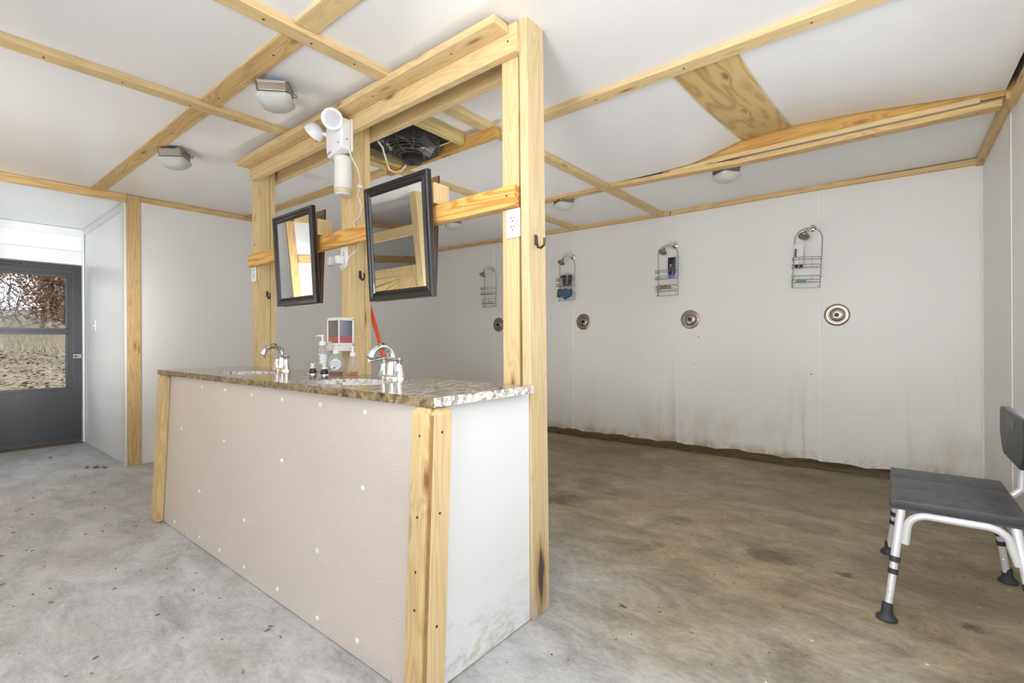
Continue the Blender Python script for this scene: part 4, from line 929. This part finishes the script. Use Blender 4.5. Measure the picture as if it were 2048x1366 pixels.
for i, (x, z) in enumerate(((-4.045, 1.303), (-2.776, 1.303), (-1.574, 1.290), (-.375, 1.288))):
    o = thing('shower_valve', (x, YB, z), VP[i], 'shower valve', 'shower valve plates on the back wall')
    MB().lathe([(.091, 0), (.090, .004), (.084, .008), (.074, .0095), (.064, .009), (.061, .004), (.054, .003), (.050, .008), (.046, .011), (.018, .012), (.017, .012)], (x, YB, z), (0, -1, 0), 40).build('escutcheon', M_nickel, o, smooth=True)
    MB().lathe([(.017, .011), (.017, .016), (.010, .018), (.010, .034), (0, .035)], (x, YB, z), (0, -1, 0), 16).build('stem', M_bronze, o, smooth=True)
    sc = MB()
    for s in (-1, 1): sc.lathe([(.005, 0), (.004, .002), (0, .0025)], (x + s*.024, YB - .0115, z + s*.018), (0, -1, 0), 10)
    sc.build('screw', M_steel, o)
def caddy(xc, zt, lab, lean=0):
    o = thing('shower_caddy', (xc, YB, zt), lab, 'shower caddy', 'wire caddies on the shower arms')
    w, y0 = .102, YB - .008
    top = zt; pts = [(xc - w, y0, top - .51)]
    pts += [(xc - w, y0, top - .10)] + [(xc - w*cos(a*pi/14), y0 - .012*sin(a*pi/14), top - .10 + .10*sin(a*pi/14)) for a in range(1, 14)] + [(xc + w, y0, top - .10), (xc + w, y0, top - .51)]
    fr = MB().tube(pts, .0028, 6)
    fr.tube([(xc - w, y0, top - .49), (xc - w, y0 - .03, top - .51), (xc + w, y0 - .03, top - .51), (xc + w, y0, top - .49)], .0024, 6)
    for s in (-1, 1): fr.tube([(xc + s*w*.92, y0 - .03, top - .51), (xc + s*w*.92, y0 - .045, top - .506), (xc + s*w*.90, y0 - .048, top - .490)], .0024, 6)
    fr.build('wire_frame', M_steel, o, smooth=True)
    for zb, h, dep in ((top - .345, .085, .105), (top - .468, .055, .085)):
        b = MB()
        def loop(z): b.tube([(xc - w, y0, z), (xc - w, y0 - dep + .02, z), (xc - w + .02, y0 - dep, z), (xc + w - .02, y0 - dep, z), (xc + w, y0 - dep + .02, z), (xc + w, y0, z)], .0024, 6)
        loop(zb); loop(zb + .022); loop(zb + h)
        if h > .06: loop(zb + h*.78)
        for k in range(9): b.tube([(xc - w + w*2*k/8, y0, zb), (xc - w + w*2*k/8, y0 - dep, zb)], .0016, 5)
        for s in (-1, 1): b.tube([(xc + s*w*.45, y0 - dep, zb), (xc + s*w*.45, y0 - dep, zb + h)], .0018, 5)
        b.build('basket', M_steel, o, smooth=True)
    for s in (-1, 1): MB().lathe([(.018, .0), (.014, .005), (.005, .010), (.006, .014), (0, .015)], (xc + s*w*.98, YB - .001, top - .405), (0, -1, 0), 14).build('suction_cup', M_off, o, smooth=True)
    o.rotation_euler = (0, lean, 0)
    return o
caddy(-4.180, 2.050, 'empty wire shower caddy seen through the partition'); caddy(-2.985, 2.066, 'wire shower caddy holding dark tubes and a blue cloth')
caddy(-1.790, 2.046, 'wire shower caddy holding one tall navy tube'); caddy(-.568, 2.036, 'wire shower caddy with a white tube, hung crooked nearest the right wall', radians(3))
def tubebottle(x, y, z, w, h, lean, body, capm, lab, name='shampoo_tube'):
    o = thing(name, (x, y, z), lab, 'bottle')
    MB().lathe([(w*.80, 0), (w*.84, .004), (w*.84, .028), (w*.72, .030)], (x, y, z), n=20, sq=(1, .6)).build('cap', capm, o, smooth=True)
    m = MB(); vs = []; fs = []; n = 20
    prof = [(.82, .45, .030), (.98, .52, .05), (1.0, .5, h*.5), (1.05, .22, h*.9), (1.06, .08, h)]
    for a, b, zz in prof:
        for k in range(n): t = 2*pi*k/n; vs.append((x + w*a*cos(t), y + w*b*sin(t), z + zz))
    for i in range(len(prof)-1):
        for k in range(n): fs.append((i*n+k, i*n+(k+1) % n, (i+1)*n+(k+1) % n, (i+1)*n+k))
    fs += [tuple(range(n)), tuple((len(prof)-1)*n+k for k in range(n))]
    m.add(vs, fs).build('tube_body', body, o, smooth=True)
    o.rotation_euler = (0, lean, 0); return o
yb = YB - .060
t1 = tubebottle(-1.738, yb, 1.706, .036, .205, .03, M_navy, M_periwinkle, 'tall navy tube with periwinkle cap in the middle caddy')
tx = MB()
for k in range(3): tx.box(-1.752, -1.728, yb - .0175, yb - .0165, 1.800 + k*.016, 1.805 + k*.016)
tx.build('print', M_label, t1)
t2 = tubebottle(-.640, yb, 1.696, .036, .200, .02, M_ivory, M_navy, 'white tube with dark blue cap in the crooked caddy')
MB().box(-.668, -.655, yb - .0172, yb - .0150, 1.79, 1.86).build('print', M_navy, t2)
tubebottle(-2.985, yb, 1.724, .026, .125, -.10, M_brown, M_blackp, 'dark brown tube standing left in the loaded caddy')
tubebottle(-2.925, yb, 1.724, .026, .120, .12, M_brown, M_blackp, 'dark brown tube leaning right in the loaded caddy')
b4 = thing('body_wash_bottle', (-3.035, yb, 1.724), 'small clear bottle with blue cap in the loaded caddy', 'bottle')
MB().lathe([(.018, 0), (.019, .005), (.019, .085), (.009, .098)], (-3.035, yb, 1.724), n=18).build('bottle_body', M_clear, b4, smooth=True)
MB().lathe([(.012, .096), (.012, .122), (0, .123)], (-3.035, yb, 1.724), n=16).build('cap', M_blue, b4, smooth=True)
b5 = thing('conditioner_bottle', (-2.962, yb + .034, 1.724), 'clear bottle with lime green cap behind the brown tubes', 'bottle')
MB().lathe([(.016, 0), (.017, .005), (.017, .115), (.010, .125)], (-2.962, yb + .034, 1.724), n=18).build('bottle_body', M_clear, b5, smooth=True)
MB().lathe([(.013, .123), (.013, .142), (0, .143)], (-2.962, yb + .034, 1.724), n=16).build('cap', M_lime, b5, smooth=True)
# cloth in lower basket, bath sponge, soap bar
m = MB(); vs = []; fs = []; n = 14
for j in range(8):
    for i in range(n):
        u = i/(n-1); v = j/7
        vs.append((-3.070 + .165*u, YB - .095 - .006*sin(u*9 + v*3) + .012*v, 1.598 + .085*v + .016*sin(u*7)*(1-v) + (.012*sin(u*13) if v > .8 else 0) - (.02 if .42 < u < .55 and v < .3 else 0)))
for j in range(7):
    for i in range(n-1): a = j*n+i; fs.append((a, a+1, a+n+1, a+n))
vs2 = [(a, b + .05, c - .004) for a, b, c in vs]; L = len(vs); fs2 = [tuple(q + L for q in f_) for f_ in fs]
rim = [i for i in range(n)] + [j*n + n-1 for j in range(1, 8)] + [7*n + i for i in range(n-2, -1, -1)] + [j*n for j in range(6, 0, -1)]
fs3 = [(rim[k], rim[(k+1) % len(rim)], rim[(k+1) % len(rim)] + L, rim[k] + L) for k in range(len(rim))]
tag(m.add(vs + vs2, fs + fs2 + fs3).build('wash_cloth', M_teal, smooth=True, origin=(-2.985, YB - .07, 1.598)), 'grey blue cloth bunched in the lower basket of the loaded caddy', 'cloth')
sp = MB()
for k in range(26):
    a = random.random()*6.28; c = Vector((-1.815 + random.uniform(-.05, .05), YB - .052, 1.600 + random.uniform(0, .02)))
    dv = Vector((cos(a)*.05, random.uniform(-.02, .02), abs(sin(a))*.022)); sp.tube([c - dv*.9 + Vector((0, 0, .010)), c + Vector((0, -.004, .014)), c + dv + Vector((0, 0, .008))], .0024, 5)
tag(sp.build('fibre_scrub', M_twine, smooth=True, origin=(-1.815, YB - .05, 1.59)), 'tan fibre scrubber in the lower basket of the middle caddy', 'scrubber')
tag(MB().box(-.660, -.585, YB - .080, YB - .035, 1.573, 1.592).build('soap_bar', M_soap, bevel=.007, seg=3, smooth=True, origin=(-.62, YB - .055, 1.572)), 'green soap bar in the lower basket of the crooked caddy', 'soap')

# ---------------------------------------------------------------- bath transfer bench
B = thing('shower_bench', (.17, 2.71, 0), 'dark grey slatted bath bench with white tube legs by the right wall', 'bench')
bx0, bx1, by0, by1, bz = -.020, .365, 2.418, 3.015, .452
for k in range(3):
    a = by0 + (by1 - by0)*k/3; b_ = by0 + (by1 - by0)*(k+1)/3
    m = MB().box(bx0, bx1, a + .002, b_ - .002, bz - .034, bz)
    o = m.build('seat_slat', M_greyp, B, bevel=.007, seg=3, smooth=True)
    for q in range(5):
        for r_ in range(2):
            cx = bx0 + .05 + q*.072 + (.036 if r_ else 0); cy = a + .055 + r_*.085
            if cx > bx1 - .03: continue
            MB().box(cx - .014, cx + .014, cy - .005, cy + .005, bz - .001, bz + .001).build('drain_slot', M_blackp, o)
MB().box(bx0 + .006, bx1 - .006, by0 + .004, by1 - .004, bz - .040, bz - .030).build('seat_base', M_greyp, B)
def leg(tx, ty, fx_, fy_):
    d = Vector((fx_ - tx, fy_ - ty, .0 - .42)); top = Vector((tx, ty, .42))
    m = MB().tube([top, top + d*.45], .0150, 16); l = m.build('leg', M_alu, B, smooth=True)
    MB().tube([top + d*.40, top + d*.90], .0128, 16).build('leg_extension', M_alu, l, smooth=True)
    MB().tube([top + d*.445, top + d*.495], .0175, 16).tube([top + d*.555, top + d*.600], .0165, 16).build('leg_collar', M_rubber, l, smooth=True)
    p = top + d*.88
    f = Vector((fx_, fy_, 0))
    MB().lathe([(.034, .001), (.035, .006), (.030, .014), (.021, .022), (.0185, .032), (.0175, .062), (.014, .064)], f, (-d.x*.4, -d.y*.4, .42), 24).build('foot', M_rubber, l, smooth=True)
    MB().lathe([(.003, .0), (.0025, .0022), (0, .003)], top + d*.75 + Vector((-.004, -.012, 0)), (-.2, -1, 0), 8).build('spring_button', M_chrome, l, smooth=True)
leg(.018, 2.440, -.030, 2.345); leg(.018, 2.975, -.030, 3.075); leg(.330, 2.440, .388, 2.345); leg(.330, 2.975, .388, 3.035)
def hoop(y):
    pts = []; x0, x1, zt, zb = .034, .318, .404, .285; r = .06
    pts = [(x0 - .006, y, zb), (x0, y, zt - r)]
    pts += [(x0 + r - r*cos(a), y, zt - r + r*sin(a)) for a in (pi*k/12 for k in range(1, 7))]
    pts += [(x1 - r + r*sin(a), y, zt - r + r*cos(a)) for a in (pi*k/12 for k in range(0, 7))] + [(x1 + .018, y, zb)]
    MB().tube(pts, .0135, 14).build('brace', M_alu, B, smooth=True)
hoop(2.412); hoop(2.995)
bp = []
for cy, cz, r_, a0 in ((2.925, .765, .028, 0), (2.485, .765, .028, 90)):
    bp += [(cy + r_*cos(radians(a0 + 15*k)), cz + r_*sin(radians(a0 + 15*k))) for k in range(7)]
bp += [(2.455, .69), (2.462, .665), (2.520, .605), (2.545, .597), (2.865, .597), (2.890, .605), (2.948, .665), (2.955, .69)]
MB().prism(bp, .354, .384, 'x').build('backrest', M_greyp, B, bevel=.007, seg=3, smooth=True)
MB().box(.3525, .3545, 2.62, 2.80, .735, .765).build('hand_slot', M_blackp, B, bevel=.001)
for y in (2.56, 2.88):
    MB().tube([(.386, y, .72), (.392, y, .62), (.412, y, .53), (.410, y, .455), (.385, y, .425), (.33, y, .414), (.25, y, .412)], .0135, 14).build('back_post', M_alu, B, smooth=True)

# ---------------------------------------------------------------- floor litter
def leaf(x, y, s, a, lab, grp='dead leaves on the entry floor'):
    m = MB(); vs = [(x, y, .004)]; n = 14
    for k in range(n):
        t = 2*pi*k/n; r = s*(.7 + .3*cos(3*t) + .15*sin(5*t + a)); vs.append((x + r*cos(t + a), y + r*.55*sin(t + a), .003 + .012*abs(sin(2*t + a))*s/.05))
    m.add(vs, [(0, 1 + k, 1 + (k+1) % n) for k in range(n)])
    return tag(m.build('dead_leaf', M_leafd, origin=(x, y, 0)), lab, 'leaf', grp)
leaf(-5.43, .985, .050, .4, 'largest curled brown leaf on the floor near the alcove jamb'); leaf(-5.37, 1.030, .042, 2.0, 'curled brown leaf touching the largest leaf by the jamb'); leaf(-5.50, .935, .036, 1.1, 'small brown leaf left of the curled pair by the jamb')
leaf(-6.25, .80, .030, .2, 'small brown leaf alone in the middle of the alcove floor')
dm = MB(); random.seed(3)
for k in range(70):
    x = random.uniform(-5.2, -1.3); y = random.uniform(.1, .85) if k % 3 else random.uniform(-.3, 1.1)
    if x > -3.6 and y > .86: y = .6
    s = random.uniform(.002, .0055); a = random.random()*3
    dm.obox((x, y, .002), (cos(a)*s*1.8, sin(a)*s*1.8, 0), (-sin(a)*s*.6, cos(a)*s*.6, 0), (0, 0, .0015))
for k in range(60):
    x = random.uniform(-1.0, .3); y = random.uniform(1.0, 4.4); s = random.uniform(.0015, .004); a = random.random()*3
    dm.obox((x, y, .002), (cos(a)*s*1.8, sin(a)*s*1.8, 0), (-sin(a)*s*.6, cos(a)*s*.6, 0), (0, 0, .0015))
tag(dm.build('floor_debris', M_mdf), 'scattered dark crumbs of bark and dirt over the concrete', 'debris', kind='stuff')

# ---------------------------------------------------------------- wooden stall by the front left corner (seen in the mirrors)
SY = -.34
st = thing('toilet_stall', (-4.4, SY, 0), 'pine toilet stall front with a chevron board door, seen in the mirrors', 'stall')
PA, PB, DX0, DX1 = -3.71, -3.62, -5.15, -3.74
MB().box(PA, PB, SY - .04, SY + .04, 0, 2.36).build('post', PZ, st, bevel=.003)
MB().box(XL + .021, XL + .06, SY - .04, SY + .04, 0, 2.36).build('post', PZ, st, bevel=.003)
MB().box(XL + .062, PA - .002, SY - .02, SY + .02, 1.955, 2.055).build('header_beam', PX, st, bevel=.003)
dr = MB().box(DX0, DX1, SY - .022, SY - .012, .15, 1.66).build('stall_door', wood('door_backing', 'z', (.20, .13, .06), (.12, .07, .03)), st)
for a in ((DX0, DX1, SY - .012, SY + .012, 1.57, 1.66), (DX0, DX1, SY - .012, SY + .012, .15, .24), (DX0, DX0 + .08, SY - .012, SY + .012, .24, 1.57), (DX1 - .08, DX1, SY - .012, SY + .012, .24, 1.57)):
    MB().box(*a).build('door_rail', PZ, dr, bevel=.002)
ch = MB(); hw = (DX1 - DX0)/2 - .085; xm = (DX0 + DX1)/2
for k in range(-9, 18):
    for sg in (-1, 1):
        x0, x1 = (xm - hw, xm) if sg < 0 else (xm, xm + hw)
        zb = .30 + k*.085
        za, ze = (zb + hw, zb) if sg < 0 else (zb, zb + hw)
        q = [(x0, za), (x1, ze), (x1, ze + .074), (x0, za + .074)]
        q = [(a, min(1.568, max(.242, b))) for a, b in q]
        if max(b for _, b in q) - min(b for _, b in q) < .02: continue
        ch.add([(a, SY + .004, b) for a, b in q] + [(a, SY - .010, b) for a, b in q], [(0, 1, 2, 3), (7, 6, 5, 4), (0, 4, 5, 1), (1, 5, 6, 2), (2, 6, 7, 3), (3, 7, 4, 0)])
ch.build('chevron_boards', CHEV, dr)
MB().box(PA + .02, PB - .02, YF + .01, SY - .045, 0, 2.0).build('side_wall', M_wall, st)
struct(MB().box(XL, XL + .020, -1.9, .08, 1.85, 1.94).build('trim_27', PYd, bevel=.002), 'pine ledger board on the left wall inside the stall', 'trim')

# ---------------------------------------------------------------- outdoors, seen through the door
gm = MB(); vs = []; fs = []; nx, ny = 50, 50
def gz(x, y): return -.10 + .085*max(0, -x - 7.3) + .03*sin(x*1.1)*cos(y*.8) + (.02*sin(y*2.3) if x < -8 else 0)
for i in range(nx+1):
    for j in range(ny+1):
        x = -7.12 - 45*(i/nx)**1.6; y = -22 + 44*j/ny; vs.append((x, y, gz(x, y)))
for i in range(nx):
    for j in range(ny): a = i*(ny+1)+j; fs.append((a, a+1, a+ny+2, a+ny+1))
struct(gm.add(vs, fs).build('ground', M_ground, smooth=True), 'rising leafy ground outside the entry door', 'ground')
random.seed(11)
lm = MB()
for k in range(9500):
    t = random.random()**1.3; x = -7.4 - 11.5*t; y = random.uniform(-1.6, 3.6 + 3*t); s = random.uniform(.025, .06)
    a = random.random()*6.28; z = gz(x, y) + .012 + random.uniform(0, .04); tl = random.uniform(-.6, .6); t2_ = random.uniform(-.6, .6)
    u = Vector((cos(a), sin(a), tl*.7))*s; w_ = Vector((-sin(a), cos(a), t2_*.7))*s*.55; c = Vector((x, y, z + s*.4))
    lm.add([c - u, c - w_, c + u, c + w_], [(0, 1, 2, 3)])
tag(lm.build('leaf_litter', M_litter), 'fallen brown leaves covering the ground outside the door', 'leaves', kind='stuff')
gr = MB()
for k in range(5200):
    x = random.uniform(-27, -17.5); y = random.uniform(-2.5, 8.5); h = random.uniform(.2, .55); z = gz(x, y) - .02; a = random.random()*6.28; w_ = Vector((cos(a), sin(a), 0))*.011
    ln = Vector((random.uniform(-.18, .18), random.uniform(-.18, .18), h)); c = Vector((x, y, z)); gr.add([c - w_, c + w_, c + ln], [(0, 1, 2)])
tag(gr.build('dry_grass', M_grass), 'tall pale dry grass at the edge of the trees', 'grass', kind='stuff')
def branch(mb, tips, p, d, L, r, lev):
    n = 4; pts = [p]; q = p.copy(); dd = d.copy()
    for k in range(n):
        dd = (dd + Vector((random.uniform(-.16, .16), random.uniform(-.16, .16), random.uniform(-.03, .10)))).normalized(); q = q + dd*(L/n); pts.append(q.copy())
    mb.tube(pts, [r*(1 - .5*k/n) for k in range(n+1)], 5 if lev < 2 else 4, caps=False)
    if lev >= 3: tips.append(q.copy()); tips.append(pts[2].copy()); return
    for k in range(3 if lev else 5):
        f = random.uniform(.35, 1.0) if lev else random.uniform(.25, 1.0); i = min(n-1, int(f*n)); s = pts[i].lerp(pts[i+1], f*n - i if i < n else 1)
        a = random.random()*6.28; side = Vector((cos(a), sin(a), random.uniform(.1, .9))).normalized(); nd = (dd*.45 + side).normalized()
        branch(mb, tips, s, nd, L*random.uniform(.45, .65), r*.45, lev + 1)
def tree(x, y, h, r, leaves, lab, mat=M_oak, spread=.5, ls=.10):
    o = thing('oak_tree' if leaves > 600 else 'bare_tree', (x, y, gz(x, y) - .05), lab, 'tree', 'trees beyond the field')
    mb = MB(); tips = []; branch(mb, tips, Vector((x, y, gz(x, y) - .05)), Vector((0, 0, 1)), h, r, 0); mb.build('trunk', M_bark, o, smooth=True)
    if leaves:
        lf = MB()
        for k in range(leaves):
            c = random.choice(tips) + Vector((random.gauss(0, spread), random.gauss(0, spread), random.gauss(0, spread*.7)))
            if c.z < gz(x, y) + .2: continue
            a = random.random()*6.28; u = Vector((cos(a), sin(a), random.uniform(-1, 1))).normalized()*random.uniform(.6, 1.3)*ls; w_ = u.orthogonal().normalized()*ls*.55
            lf.add([c - u, c - w_, c + u, c + w_], [(0, 1, 2, 3)])
        lf.build('foliage', mat, o)
    return o
tree(-16.5, 2.55, 2.2, .08, 9500, 'oak tree with dense brown leaves nearest the latch side of the door', spread=.26, ls=.050)
tree(-20.5, .85, 2.9, .09, 7000, 'oak tree with thin brown leaves in the middle of the door window', spread=.36, ls=.055)
spots = [(-24.5, -.9, 3.6), (-25.5, 3.0, 3.8), (-28.5, 6.6, 4.2), (-24.0, 7.0, 3.2), (-29.5, 1.2, 4.6), (-23.0, -5.2, 3.0), (-29.5, -4.2, 4.4), (-34.5, 4.2, 5.0), (-35, -1.6, 5.0), (-35, 9.5, 5.0)]
for i, (x, y, h) in enumerate(spots):
    tree(x, y, h, .08, 590, ['slender grey trunked tree standing among the winter woods beyond the field', 'slender grey trunked tree standing among the winter woods beyond the field'][0], spread=.5, ls=.085)
bm_ = MB()
for k in range(13000):
    x = random.uniform(-40, -26); y = random.uniform(-10, 15); z = gz(x, y) + abs(random.gauss(0, 1.9)); a = random.random()*6.28
    u = Vector((random.gauss(0, .7), random.gauss(0, .7), random.uniform(.1, .9))); w_ = Vector((cos(a), sin(a), 0))*random.uniform(.01, .035); c = Vector((x, y, z)); bm_.add([c - w_, c + w_, c + u], [(0, 1, 2)])
tag(bm_.build('treeline_undergrowth', M_brush), 'hazy grey brown undergrowth of the distant woods', 'undergrowth', kind='stuff')
for o in bpy.data.objects:
    if '_org' in o: del o['_org']
